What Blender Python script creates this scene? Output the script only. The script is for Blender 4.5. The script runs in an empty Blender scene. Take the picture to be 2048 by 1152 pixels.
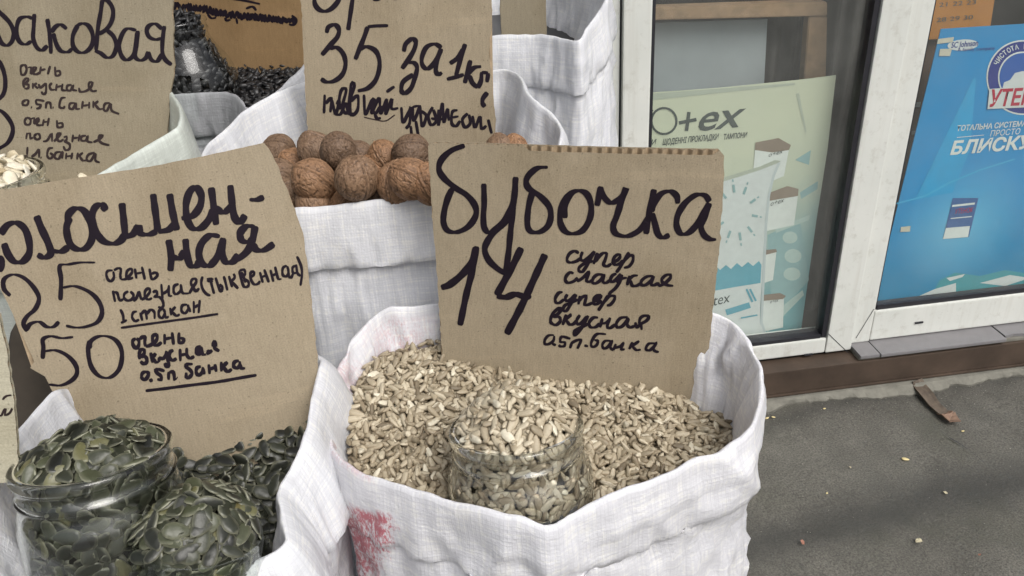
import bpy, bmesh, math, random
import numpy as np
from mathutils import Vector, Matrix, noise
from mathutils.bvhtree import BVHTree
S = bpy.context.scene
COL = S.collection
rng = np.random.default_rng(7)
random.seed(7)
# ------------------------------------------------------------------ camera
F = 1600.0
def _setup():
    u = -np.array([183, -2824, -1600.0]); u /= np.linalg.norm(u)
    X = 20390 - 1024.0
    x = np.array([X, (183 * X + 1600 * 1600) / 2824.0, -1600.0]); x /= np.linalg.norm(x)
    return np.array([x, np.cross(u, x), u])
RW = _setup()
CAM = np.array([0, 0, 1.3])
cd = bpy.data.cameras.new('camera'); cam = bpy.data.objects.new('camera', cd); COL.objects.link(cam)
cd.sensor_width = 36.0; cd.lens = 36.0 * F / 2048; cd.clip_start = 0.02; cd.clip_end = 200
M = Matrix(RW.tolist()).to_4x4(); M.translation = Vector(CAM); cam.matrix_world = M
S.camera = cam
# ------------------------------------------------------------------ light
SUN_EL, SUN_AZ = math.radians(52), math.radians(150)      # azimuth clockwise from +y: the light comes from behind the camera, to its right
w = bpy.data.worlds.new('World'); S.world = w; w.use_nodes = True
nt = w.node_tree; nt.nodes.clear()
sky = nt.nodes.new('ShaderNodeTexSky'); sky.sky_type = 'NISHITA'; sky.sun_disc = False
sky.sun_elevation = SUN_EL; sky.sun_rotation = SUN_AZ; sky.air_density = 1.0; sky.dust_density = 6.0; sky.ozone_density = 1.0
hsv = nt.nodes.new('ShaderNodeHueSaturation'); hsv.inputs['Saturation'].default_value = 0.35
bg = nt.nodes.new('ShaderNodeBackground'); bg.inputs['Strength'].default_value = 0.115
wo = nt.nodes.new('ShaderNodeOutputWorld')
nt.links.new(sky.outputs[0], hsv.inputs['Color']); nt.links.new(hsv.outputs[0], bg.inputs[0]); nt.links.new(bg.outputs[0], wo.inputs[0])
sl = bpy.data.lights.new('sun', 'SUN'); sl.energy = 1.3; sl.angle = math.radians(35); sl.color = (1.0, .975, .94)
so = bpy.data.objects.new('sun', sl); COL.objects.link(so)
sd = Vector((math.sin(SUN_AZ) * math.cos(SUN_EL), math.cos(SUN_AZ) * math.cos(SUN_EL), math.sin(SUN_EL)))
so.rotation_euler = sd.to_track_quat('Z', 'Y').to_euler()
S.view_settings.view_transform = 'Standard'; S.view_settings.look = 'None'; S.view_settings.gamma = 1; S.view_settings.use_curve_mapping = False
S.view_settings.exposure = 0.35
S.render.engine = 'CYCLES'
S.cycles.use_denoising = True
S.cycles.max_bounces = 14; S.cycles.transparent_max_bounces = 16; S.cycles.transmission_bounces = 12; S.cycles.glossy_bounces = 5; S.cycles.diffuse_bounces = 5
S.cycles.sample_clamp_indirect = 6
# ------------------------------------------------------------------ pixel helpers (photo pixels -> places on real planes)
def ray(px, py): return RW @ (np.array([px - 1024, -(py - 576), -F]) / F)
def UZ(px, py, h):
    r = ray(px, py); return CAM + r * (h - CAM[2]) / r[2]
def UY(px, py, y):
    r = ray(px, py); return CAM + r * (y / r[1])
def UD(px, py, z): return CAM + ray(px, py) * z
def PIX(p):
    v = RW.T @ (np.asarray(p) - CAM); return 1024 + F * v[0] / -v[2], 576 - F * v[1] / -v[2]
# ------------------------------------------------------------------ object helpers
def tag(o, label=None, cat=None, group=None, kind=None):
    if label: o['label'] = label
    if cat: o['category'] = cat
    if group: o['group'] = group
    if kind: o['kind'] = kind
    return o
def empty(name, loc, label, cat, group=None):
    o = bpy.data.objects.new(name, None); o.empty_display_size = .05; COL.objects.link(o); o.location = Vector(loc)
    return tag(o, label, cat, group)
def link(name, me, mat=None, parent=None, smooth=False):
    o = bpy.data.objects.new(name, me); COL.objects.link(o)
    if mat and not me.materials: me.materials.append(mat)
    if smooth: me.shade_smooth()
    if parent is not None:
        o.parent = parent
        o.matrix_parent_inverse = Matrix.Translation(-Vector(root_loc(parent)))
    return o
def root_loc(o):
    p = Vector((0, 0, 0))
    while o is not None: p = p + o.location; o = o.parent
    return p
def pymesh(name, v, f, mat=None, parent=None, smooth=False):
    me = bpy.data.meshes.new(name); me.from_pydata([tuple(map(float, p)) for p in v], [], f); me.update()
    return link(name, me, mat, parent, smooth)
def bmobj(name, bm, mat=None, parent=None, smooth=False):
    me = bpy.data.meshes.new(name); bm.to_mesh(me); bm.free(); return link(name, me, mat, parent, smooth)
def bbox(bm, a, b, bev=0.0):
    a = Vector(a); b = Vector(b); r = bmesh.ops.create_cube(bm, size=1)
    for v in r['verts']: v.co = Vector(((a[i] + b[i]) / 2 + v.co[i] * (b[i] - a[i]) for i in range(3)))
    if bev: bmesh.ops.bevel(bm, geom=list({e for v in r['verts'] for e in v.link_edges}), offset=bev, segments=2, profile=.7, affect='EDGES')
def box(name, a, b, mat, parent=None, bev=0.0):
    bm = bmesh.new(); bbox(bm, a, b, bev); return bmobj(name, bm, mat, parent)
def prism(name, pts, y0, y1, mat, parent=None, bev=0.0):
    """outline of (x,z) points in a vertical plane, given real depth y0..y1"""
    bm = bmesh.new(); vs = [bm.verts.new((p[0], y0, p[1])) for p in pts]; f = bm.faces.new(vs)
    r = bmesh.ops.extrude_face_region(bm, geom=[f])
    for v in r['geom']:
        if isinstance(v, bmesh.types.BMVert): v.co.y = y1
    bmesh.ops.recalc_face_normals(bm, faces=bm.faces)
    if bev: bmesh.ops.bevel(bm, geom=bm.edges[:], offset=bev, segments=2, affect='EDGES')
    return bmobj(name, bm, mat, parent)
# ------------------------------------------------------------------ materials
class N:
    def __init__(s, name):
        s.m = bpy.data.materials.new(name); s.m.use_nodes = True; s.t = s.m.node_tree; s.t.nodes.clear()
        s.out = s.t.nodes.new('ShaderNodeOutputMaterial')
    def n(s, t, **k):
        nd = s.t.nodes.new(t)
        for a, b in k.items():
            if a in nd.inputs: nd.inputs[a].default_value = b
            else: setattr(nd, a, b)
        return nd
    def l(s, a, b): s.t.links.new(a, b)
    def noise(s, vec, scale, detail=4, rough=.6, dist=0):
        nd = s.n('ShaderNodeTexNoise'); nd.inputs['Scale'].default_value = scale; nd.inputs['Detail'].default_value = detail
        nd.inputs['Roughness'].default_value = rough; nd.inputs['Distortion'].default_value = dist
        if vec is not None: s.l(vec, nd.inputs['Vector'])
        return nd.outputs['Fac']
    def ramp(s, fac, stops):
        nd = s.n('ShaderNodeValToRGB'); e = nd.color_ramp.elements
        while len(e) > 1: e.remove(e[-1])
        e[0].position = stops[0][0]; e[0].color = (*stops[0][1], 1) if len(stops[0][1]) == 3 else stops[0][1]
        for p, c in stops[1:]:
            x = e.new(p); x.color = (*c, 1)
        s.l(fac, nd.inputs['Fac']); return nd.outputs['Color']
    def mix(s, a, b, fac, mode='MIX'):
        nd = s.n('ShaderNodeMix', data_type='RGBA', blend_type=mode)
        for sock, v in ((nd.inputs[6], a), (nd.inputs[7], b), (nd.inputs[0], fac)):
            if isinstance(v, (tuple, list)): sock.default_value = (*v, 1)
            elif isinstance(v, (int, float)): sock.default_value = v
            else: s.l(v, sock)
        return nd.outputs[2]
    def math(s, op, a, b=0.0, c=0.0):
        nd = s.n('ShaderNodeMath', operation=op)
        for i, v in enumerate((a, b, c)):
            if isinstance(v, (int, float)): nd.inputs[i].default_value = v
            else: s.l(v, nd.inputs[i])
        return nd.outputs[0]
    def mapping(s, vec, scale=(1, 1, 1), rot=(0, 0, 0)):
        nd = s.n('ShaderNodeMapping'); nd.inputs['Scale'].default_value = scale; nd.inputs['Rotation'].default_value = rot
        s.l(vec, nd.inputs['Vector']); return nd.outputs[0]
    def coord(s, k='Object'): return s.n('ShaderNodeTexCoord').outputs[k]
    def bump(s, h, strength=.5, dist=.001, normal=None):
        nd = s.n('ShaderNodeBump'); nd.inputs['Strength'].default_value = strength; nd.inputs['Distance'].default_value = dist
        s.l(h, nd.inputs['Height'])
        if normal is not None: s.l(normal, nd.inputs['Normal'])
        return nd.outputs[0]
    def principled(s, col, rough=.5, spec=.5, metal=0, normal=None, **k):
        nd = s.n('ShaderNodeBsdfPrincipled')
        for key, v in (('Base Color', col), ('Roughness', rough), ('Specular IOR Level', spec), ('Metallic', metal)):
            if isinstance(v, (tuple, list)): nd.inputs[key].default_value = (*v, 1)
            elif isinstance(v, (int, float)): nd.inputs[key].default_value = v
            else: s.l(v, nd.inputs[key])
        for key, v in k.items(): nd.inputs[key.replace('_', ' ')].default_value = v
        if normal is not None: s.l(normal, nd.inputs['Normal'])
        return nd.outputs[0]
    def done(s, sh): s.l(sh, s.out.inputs['Surface']); return s.m
def simple(name, col, rough=.6, var=.12, scale=40, bump=.0, spec=.4, metal=0):
    n = N(name); c = n.coord(); f = n.noise(c, scale, 5)
    cc = n.ramp(f, [(.25, tuple(x * (1 - var) for x in col)), (.75, tuple(min(1, x * (1 + var)) for x in col))])
    nb = n.bump(n.noise(c, scale * 6, 3), bump, .001) if bump else None
    return n.done(n.principled(cc, rough, spec, metal, nb))

def mat_kraft(name, base=(.312, .260, .182), tint=1.0):
    n = N(name); uv = n.coord('UV')
    b = n.noise(uv, 14, 4, .6)
    fib = n.noise(n.mapping(uv, (900, 90, 1)), 1, 3, .6)
    fib2 = n.noise(uv, 900, 2, .5)
    col = n.ramp(b, [(.2, tuple(x * .90 for x in base)), (.8, tuple(x * 1.06 for x in base))])
    col = n.mix(col, n.ramp(fib2, [(.3, (.80, .80, .80)), (.7, (1.08, 1.08, 1.08))]), .75, 'MULTIPLY')
    col = n.mix(col, n.ramp(fib, [(.35, (.90, .89, .88)), (.65, (1.04, 1.04, 1.04))]), .8, 'MULTIPLY')
    sp = n.noise(uv, 420, 1, .4)
    col = n.mix(col, tuple(x * .5 for x in base), n.ramp(sp, [(.70, (0, 0, 0)), (.76, (.75, .75, .75))]))
    st = n.noise(uv, 6.5, 3, .55, .8); col = n.mix(col, n.ramp(st, [(.34, (.84, .82, .78)), (.46, (1, 1, 1))]), .8, 'MULTIPLY')
    sc_ = n.noise(n.mapping(uv, (7, 55, 1), (0, 0, .5)), 1, 3, .6); col = n.mix(col, n.ramp(sc_, [(.60, (1, 1, 1)), (.68, (1.10, 1.09, 1.08))]), .8, 'MULTIPLY')
    # faint flute lines pressed through the liner, about every 7 mm
    sx = n.n('ShaderNodeSeparateXYZ'); n.l(uv, sx.inputs[0])
    fl = n.math('SINE', n.math('MULTIPLY', sx.outputs[0], 2 * math.pi / .0068))
    nb = n.bump(fl, .07, .0006); nb = n.bump(n.noise(uv, 16, 3), .5, .005, nb); nb = n.bump(fib2, .22, .0004, nb)
    return n.done(n.principled(col, .78, .25, 0, nb))

def mat_sack(name, base=(.845, .85, .895), red=False, strength=.5, tape=.0026):
    n = N(name); uv = n.coord('UV'); sx = n.n('ShaderNodeSeparateXYZ')
    wob = n.n('ShaderNodeVectorMath', operation='ADD')
    nz = n.n('ShaderNodeTexNoise'); nz.inputs['Scale'].default_value = 18; n.l(uv, nz.inputs['Vector'])
    sc = n.n('ShaderNodeVectorMath', operation='SCALE'); n.l(nz.outputs['Color'], sc.inputs[0]); sc.inputs['Scale'].default_value = .0022
    n.l(uv, wob.inputs[0]); n.l(sc.outputs[0], wob.inputs[1]); n.l(wob.outputs[0], sx.inputs[0])
    u, v = sx.outputs[0], sx.outputs[1]
    k = math.pi / tape
    su = n.math('SINE', n.math('MULTIPLY', u, k)); sv = n.math('SINE', n.math('MULTIPLY', v, k))
    weave = n.math('MULTIPLY', su, sv)                      # over / under checker
    gap = n.math('MAXIMUM', n.math('POWER', n.math('ABSOLUTE', n.math('COSINE', n.math('MULTIPLY', u, k / 1.0))), 14), n.math('POWER', n.math('ABSOLUTE', n.math('COSINE', n.math('MULTIPLY', v, k / 1.0))), 14))
    lu = n.noise(n.mapping(wob.outputs[0], (1 / tape * .8, 30, 1)), 1, 2, .7)    # single tapes, lighter or darker along their length
    lv = n.noise(n.mapping(wob.outputs[0], (30, 1 / tape * .8, 1)), 1, 2, .7)
    fib = n.noise(n.mapping(uv, (1500, 150, 1)), 1, 2)
    cloud = n.noise(uv, 9, 4, .6)
    col = n.ramp(n.math('ADD', n.math('MULTIPLY', lu, .5), n.math('MULTIPLY', lv, .5)), [(.34, tuple(x * .90 for x in base)), (.5, tuple(x * .97 for x in base)), (.60, tuple(min(.93, x * 1.11) for x in base))])
    col = n.mix(col, n.ramp(cloud, [(.3, (.90, .895, .88)), (.65, (1, 1, 1))]), .8, 'MULTIPLY')
    col = n.mix(col, (.45, .45, .48), n.math('MULTIPLY', gap, .13))
    if red:
        at = n.n('ShaderNodeAttribute', attribute_name='print')
        rn = n.noise(n.mapping(uv, (560, 190, 1)), 1, 3, .75)
        wear = n.noise(uv, 40, 3)
        thr = n.math('ADD', n.math('MULTIPLY', rn, 1.0), n.math('MULTIPLY', n.math('SUBTRACT', wear, .5), .7))
        mask = n.ramp(thr, [(.42, (.10, .10, .10)), (.56, (.95, .95, .95))])
        col = n.mix(col, (.50, .085, .115), n.math('MULTIPLY', mask, n.math('MULTIPLY', at.outputs['Fac'], .9)))
    hh = n.math('SUBTRACT', n.math('ADD', n.math('MULTIPLY', weave, .12), n.math('MULTIPLY', n.math('ADD', lu, lv), 1.0)), n.math('MULTIPLY', gap, .35))
    nb = n.bump(hh, strength, .00045); nb = n.bump(n.noise(uv, 60, 4, .65), .35, .003, nb)
    sh = n.principled(col, .36, .5, 0, nb)
    tr = n.n('ShaderNodeBsdfTranslucent'); n.l(col, tr.inputs[0]); n.l(nb, tr.inputs['Normal'])
    mx = n.n('ShaderNodeMixShader'); mx.inputs[0].default_value = .22; n.l(sh, mx.inputs[1]); n.l(tr.outputs[0], mx.inputs[2])
    return n.done(mx.outputs[0])

def mat_seed(name, stops, rough=.55, edge=None, spec=.35, bump=0):
    n = N(name); a = n.n('ShaderNodeAttribute', attribute_name='tone'); c = n.coord('Object')
    col = n.ramp(a.outputs['Fac'], stops)
    g = n.noise(c, 420, 3, .6)
    col = n.mix(col, n.ramp(g, [(.3, (.80, .79, .77)), (.7, (1.1, 1.1, 1.1))]), .8, 'MULTIPLY')
    if edge:
        e = n.n('ShaderNodeAttribute', attribute_name='edge'); col = n.mix(col, edge, n.math('MULTIPLY', e.outputs['Fac'], .75))
    nb = n.bump(g, .3, .0006)
    return n.done(n.principled(col, rough, spec, 0, nb))

def mat_glass(name, tint=(.99, .998, .99), rough=0.0):
    n = N(name); g = n.n('ShaderNodeBsdfGlass'); g.inputs['Color'].default_value = (*tint, 1); g.inputs['Roughness'].default_value = rough; g.inputs['IOR'].default_value = 1.5
    return n.done(g.outputs[0])
def mat_thin(name, tint=(.93, .96, .95), boost=1.0, film=0.0):
    """thin sheet of glass: clear, with Fresnel reflection and an optional film of dust and painted haze"""
    n = N(name); fr = n.n('ShaderNodeFresnel'); fr.inputs['IOR'].default_value = 1.5
    t = n.n('ShaderNodeBsdfTransparent'); t.inputs[0].default_value = (*tint, 1)
    g = n.n('ShaderNodeBsdfGlossy'); g.inputs['Roughness'].default_value = .015
    ge = n.n('ShaderNodeNewGeometry'); front = n.math('SUBTRACT', 1.0, ge.outputs['Backfacing'])      # one reflection per sheet: the inner face of a thin sheet cannot trap light
    mx = n.n('ShaderNodeMixShader'); n.l(n.math('MULTIPLY', n.math('MULTIPLY', fr.outputs[0], boost), front), mx.inputs[0]); n.l(t.outputs[0], mx.inputs[1]); n.l(g.outputs[0], mx.inputs[2])
    if not film: return n.done(mx.outputs[0])
    d = n.n('ShaderNodeBsdfDiffuse'); d.inputs[0].default_value = (.62, .63, .6, 1)
    f = n.ramp(n.noise(n.coord(), 5, 5, .6), [(.35, (film * .5,) * 3), (.75, (film * 1.3,) * 3)])
    m2 = n.n('ShaderNodeMixShader'); n.l(f, m2.inputs[0]); n.l(mx.outputs[0], m2.inputs[1]); n.l(d.outputs[0], m2.inputs[2])
    return n.done(m2.outputs[0])
def mat_pvc():
    n = N('white_pvc'); c = n.coord(); f = n.noise(c, 3, 6, .65); s = n.noise(n.mapping(c, (60, 60, 3)), 1, 4)
    col = n.ramp(f, [(.3, (.57, .59, .555)), (.7, (.68, .69, .65))])
    col = n.mix(col, (.42, .41, .36), n.ramp(n.noise(c, 38, 5, .75), [(.54, (0, 0, 0)), (.74, (.6, .6, .6))]))
    col = n.mix(col, (.5, .49, .44), n.ramp(s, [(.52, (0, 0, 0)), (.75, (.45, .45, .45))]))
    return n.done(n.principled(col, .38, .45, 0, n.bump(n.noise(c, 25, 3), .05, .002)))
def mat_asphalt():
    n = N('wet_asphalt'); c = n.coord()
    big = n.noise(c, 2.2, 5, .6, .4); mid = n.noise(c, 14, 5, .7); fine = n.noise(c, 260, 3, .7); grit = n.noise(c, 700, 2, .6)
    col = n.ramp(big, [(.32, (.088, .084, .074)), (.5, (.112, .107, .095)), (.68, (.134, .129, .115))])
    col = n.mix(col, n.ramp(mid, [(.3, (.78, .78, .77)), (.7, (1.14, 1.13, 1.12))]), .9, 'MULTIPLY')
    col = n.mix(col, n.ramp(fine, [(.33, (.5, .5, .5)), (.66, (1.45, 1.45, 1.42))]), .9, 'MULTIPLY')
    col = n.mix(col, (.26, .25, .22), n.ramp(grit, [(.62, (0, 0, 0)), (.78, (.55, .55, .55))]))
    # moss-grey dirt patches and a damp streak that runs along the shop front
    col = n.mix(col, (.070, .072, .052), n.ramp(n.noise(c, 5, 4), [(.52, (0, 0, 0)), (.75, (.55, .55, .55))]))
    sx = n.n('ShaderNodeSeparateXYZ'); n.l(c, sx.inputs[0])
    wv = n.math('MULTIPLY', n.math('SUBTRACT', n.noise(c, 2.5, 4), .5), .16)
    yy = n.math('ADD', n.math('ADD', sx.outputs[1], wv), n.math('MULTIPLY', sx.outputs[0], -.10))
    for y0, wd, k in ((1.06, .055, .72), (1.40, .035, .45)):
        d = n.math('DIVIDE', n.math('SUBTRACT', yy, y0), wd); g = n.math('POWER', 2.718, n.math('MULTIPLY', n.math('MULTIPLY', d, d), -1))
        col = n.mix(col, (.040, .040, .038), n.math('MULTIPLY', g, k))
    rough = n.ramp(mid, [(.3, (.55,) * 3), (.7, (.85,) * 3)])
    nb = n.bump(fine, .7, .003); nb = n.bump(grit, .5, .0015, nb); nb = n.bump(mid, .4, .01, nb)
    return n.done(n.principled(col, rough, .35, 0, nb))

KRAFT = mat_kraft('kraft_cardboard'); KRAFT_D = mat_kraft('aged_kraft_cardboard', (.27, .175, .085)); KRAFT_G = mat_kraft('greyish_kraft_cardboard', (.262, .226, .160))
KRAFT_P = mat_kraft('pale_cardboard', (.50, .47, .36))
CORE = simple('cardboard_core', (.31, .235, .15), .85, .2, 200)
INK = simple('black_marker_ink', (.010, .006, .011), .7, .25, 120, spec=.15)
INK2 = simple('washed_out_marker_ink', (.030, .020, .020), .7, .35, 160, spec=.15)
SACK = mat_sack('white_woven_sack', red=True); SACK2 = mat_sack('white_woven_sack_fine', (.835, .85, .895), tape=.0022)
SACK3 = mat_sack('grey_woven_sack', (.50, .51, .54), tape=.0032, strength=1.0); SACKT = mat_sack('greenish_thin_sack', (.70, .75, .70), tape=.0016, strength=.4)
PVC = mat_pvc(); ASPH = mat_asphalt()
RUB = simple('black_rubber_gasket', (.02, .02, .025), .45, .2, 60)
GREY_P = simple('grey_painted_tube', (.3, .3, .3), .5, .1, 20)
BROWN = simple('brown_painted_profile', (.062, .043, .031), .6, .4, 9, .3)
CONC = simple('crumbling_concrete', (.17, .165, .14), .9, .3, 30, .8)
TILE = simple('grey_ledge_tile', (.19, .185, .19), .55, .1, 30, .15)
KERN = mat_seed('sunflower_kernel', [(0, (.10, .08, .055)), (.15, (.23, .19, .13)), (.45, (.41, .35, .25)), (.8, (.54, .48, .36)), (1, (.74, .70, .57))], .5, (.20, .15, .095))
PUMP = mat_seed('green_pumpkin_seed', [(0, (.005, .0055, .0045)), (.3, (.018, .020, .014)), (.7, (.045, .050, .030)), (.90, (.10, .11, .055)), (1, (.22, .15, .05))], .40, (.29, .29, .21), .5)
WPUMP = mat_seed('white_pumpkin_seed', [(0, (.45, .36, .22)), (.5, (.66, .60, .46)), (1, (.80, .76, .66))], .45)
BLACKS = mat_seed('black_sunflower_seed', [(0, (.008, .008, .009)), (.7, (.022, .022, .024)), (1, (.06, .06, .06))], .42, spec=.5)
GLASS = mat_glass('jar_glass'); 
JARG = mat_thin('thin_jar_glass', (.955, .97, .96), 1.25)
PANE = mat_thin('window_glass', (.97, .985, .98), .9, .055)  # dust film made stronger to lay a pale haze over the windows

# ------------------------------------------------------------------ setting: pavement, shop front
YW = 1.60
def ground():
    bm = bmesh.new(); 
    xs = np.concatenate([[-40, -8, -2], np.linspace(-.6, 2.6, 90), [5, 12, 40]]); ys = np.concatenate([[-40, -6, -1], np.linspace(.2, 1.75, 50), [4, 12, 60]])
    vs = [[bm.verts.new((x, y, 0 if not (-.6 < x < 2.6 and .2 < y < 1.75) else .0045 * noise.noise(Vector((x * 7, y * 7, 1))) + .002 * noise.noise(Vector((x * 30, y * 30, 5))))) for x in xs] for y in ys]
    for j in range(len(ys) - 1):
        for i in range(len(xs) - 1): bm.faces.new((vs[j][i], vs[j][i + 1], vs[j + 1][i + 1], vs[j + 1][i]))
    return tag(bmobj('pavement', bm, ASPH, smooth=True), kind='structure')
ground()

# printed matter -------------------------------------------------
def polyY(name, pts, y, mat, parent, closed=True):
    v = [UY(a, b, y) for a, b in pts]
    bm = bmesh.new(); f = bm.faces.new([bm.verts.new(p) for p in v]); f.normal_update()
    bmesh.ops.triangulate(bm, faces=[f]); return bmobj(name, bm, mat, parent)
def joinpolys(name, lst, y, mat, parent):
    for i, pts in enumerate(lst): polyY(name, pts, y - .00002 * (i % 9), mat, parent)
def arc(cx, cy, rx, ry, a0=0, a1=360, n=28, rot=0):
    r = math.radians(rot); o = []
    for i in range(n):
        t = math.radians(a0 + (a1 - a0) * i / (n - 1 if a1 - a0 < 360 else n)); x, y = rx * math.cos(t), ry * math.sin(t)
        o.append((cx + x * math.cos(r) - y * math.sin(r), cy + x * math.sin(r) + y * math.cos(r)))
    return o
def ribbonpts(pts, wd):
    P = np.array(pts, float); T = np.gradient(P, axis=0); T /= np.linalg.norm(T, axis=1)[:, None] + 1e-9; Nn = np.stack([-T[:, 1], T[:, 0]], 1) * wd / 2
    return P + Nn, P - Nn
def strokesY(name, lst, y, mat, parent):
    for k, (pts, wd) in enumerate(lst):
        bm = bmesh.new(); A, B = ribbonpts(pts, wd); prev = None
        for a, b in zip(A, B):
            c = (bm.verts.new(UY(*a, y - .00003 * k)), bm.verts.new(UY(*b, y - .00003 * k)))
            if prev: bm.faces.new((prev[0], prev[1], c[1], c[0]))
            prev = c
        bmobj(name, bm, mat, parent)
# left window unit: glass x .464-.935, frame proud of the right unit
lw = empty('shop_window', (.70, YW, .07), 'white framed shop window holding the pale green poster, left of the mullion', 'window')
def fr(name, a, b, par, bev=.004): return box(name, a, b, PVC, par, bev)
YL = YW - .012
fr('stile', (.404, YL, .1075), (.462, YW + .05, 2.3), lw); fr('stile', (.940, YL, .1075), (1.008, YW + .05, 2.3), lw)
fr('bottom_rail', (.464, YL + .0015, .108), (.938, YW + .05, .150), lw)
fr('top_rail', (.464, YL + .0015, 2.23), (.938, YW + .05, 2.2985), lw)
for a, b in (((.462, YL + .006, .152), (.470, YW + .03, 2.228)), ((.926, YL + .006, .152), (.938, YW + .03, 2.228)), ((.472, YL + .006, .150), (.924, YW + .03, .160)), ((.472, YL + .006, 2.22), (.924, YW + .03, 2.229))):
    box('gasket', a, b, RUB, lw, .001)
def slot(px, py, par, y):
    c = UY(px, py, y)
    bm = bmesh.new(); bbox(bm, (c[0] - .011, y - .002, c[2] - .0025), (c[0] + .011, y + .001, c[2] + .0025), .0012)
    bmobj('drain_slot', bm, RUB, par)
slot(1617, 709, lw, YL)
gp = box('glass_pane', (.468, YW + .012, .158), (.928, YW + .016, 2.224), PANE, lw)
rw = empty('shop_window', (1.5, YW, .12), 'white framed shop window with the bright blue poster, at the right edge', 'window')
fr('stile', (1.0105, YW, .118), (1.062, YW + .05, 2.3), rw); fr('stile', (2.10, YW, .118), (2.16, YW + .05, 2.3), rw)
fr('bottom_rail', (1.064, YW + .0015, .1195), (2.098, YW + .05, .206), rw)
fr('top_rail', (1.064, YW + .0015, 2.23), (2.098, YW + .05, 2.2985), rw)
for a, b in (((1.062, YW + .008, .208), (1.069, YW + .03, 2.228)), ((1.071, YW + .008, .204), (2.09, YW + .03, .219)), ((2.091, YW + .008, .208), (2.099, YW + .03, 2.228))):
    box('gasket', a, b, RUB, rw, .001)
box('glass_pane', (1.066, YW + .014, .214), (2.094, YW + .018, 2.224), PANE, rw)
slot(1838, 645, rw, YW)
strokesY('mitre_joint', [([(1657, 668), (1697, 706)], 1.4)], YL - .0006, RUB, lw)
strokesY('mitre_joint', [([(1748, 618), (1712, 676)], 1.2)], YW - .0006, RUB, rw)
# plain white panel left of the windows
wp = empty('wall_panel', (.2, YW, .0), 'smooth pale wall panel behind the sacks, left of the windows', 'wall panel')
box('panel_sheet', (-2.4, YW + .002, -.01), (.400, YW + .05, 2.45), PVC, wp, .002)
box('joint_strip', (.4005, YW + .004, .08), (.4035, YW + .04, 2.3), RUB, wp)
box('panel_sheet', (2.165, YW + .002, -.01), (3.6, YW + .05, 2.45), PVC, wp, .002)
box('panel_sheet', (.406, YW + .002, 2.302), (2.16, YW + .05, 2.45), PVC, wp, .002)

# canvas awning added out of view to shade the rear left sacks
aw = empty('added_awning', (-1.1, YW, 2.0), 'unseen added canvas awning fixed to the wall above the back sacks', 'awning')
prism('canvas', [(-2.6, 2.06), (.15, 2.06), (.15, 2.05), (-2.6, 2.05)], YW, .62, simple('added_awning_canvas', (.30, .30, .31), .9, .1, 5), aw)
box('front_bar', (-2.6, .60, 2.03), (.15, .62, 2.06), GREY_P, aw)
# ledge of tiles, brown profile, concrete plinth
lt = empty('window_ledge', (1.3, YW, .1), 'grey tiled ledge under the right window, cracked at its end', 'ledge')
tx = [1.0105, 1.062, 1.398]
YF = 1.545
box('tile', (tx[0], YF - .002, .1075), (tx[1] - .0015, YW + .03, .1165), TILE, lt, .0015)
box('tile', (tx[1] + .0015, YF - .004, .1075), (tx[2], YW + .03, .1160), TILE, lt, .0015)
bm = bmesh.new()
pts = [(1.404, YF + .010), (1.43, YF + .016), (1.47, YF + .008), (1.52, YF + .02), (1.60, YF + .012), (1.70, YF + .002), (1.72, YW + .03), (1.402, YW + .03)]
for z0, z1, sh in ((.1075, .1155, 0),):
    a = [bm.verts.new((x, y, z0)) for x, y in pts]; b = [bm.verts.new((x, y, z1)) for x, y in pts]
    bm.faces.new(b); bm.faces.new(a[::-1])
    for i in range(len(pts)): j = (i + 1) % len(pts); bm.faces.new((a[i], a[j], b[j], b[i]))
bmobj('tile', bm, TILE, lt)['label'] = 'tile with a broken front edge'
box('mortar_bed', (1.011, YF + .006, .0985), (3.0, YW + .03, .1070), CONC, lt, .002)
bp = empty('base_profile', (1.2, YF, .05), 'long brown painted metal strip along the foot of the windows', 'metal strip')
box('strip', (-2.4, YF, .028), (3.0, YF + .055, .0980), BROWN, bp, .003)
box('lip', (-2.4, YF - .004, .0225), (3.0, YF + .03, .0278), BROWN, bp, .001)
def plinth():
    bm = bmesh.new(); L = np.linspace(.30, 3.0, 260); rows = []
    for x in L:
        jag = .010 * noise.noise(Vector((x * 9, 0, 0))) + .006 * noise.noise(Vector((x * 40, 3, 0)))
        bite = 0
        for c, wd, dp in ((.86, .07, .022), (.98, .05, .016), (1.42, .10, .020), (1.27, .02, .012), (1.6, .05, .02)):
            bite += dp * math.exp(-((x - c) / wd) ** 4)
        yt = 1.530 + jag * .3 + bite * .3; yb = 1.508 + jag + bite
        zt = .0205 + .001 * noise.noise(Vector((x * 20, 8, 0)))
        prof = [(1.60, zt), (yt, zt - .001), (yt - .004, zt - .006), (yb + .003 * noise.noise(Vector((x * 90, 1, 1))), .006), (yb + .002, -.01)]
        rows.append([bm.verts.new((x, y, z)) for y, z in prof])
    for a, b in zip(rows, rows[1:]):
        for i in range(len(a) - 1): bm.faces.new((a[i], b[i], b[i + 1], a[i + 1]))
    return tag(bmobj('concrete_plinth', bm, CONC), 'chipped grey concrete footing below the brown strip', 'plinth')
plinth()
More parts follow.
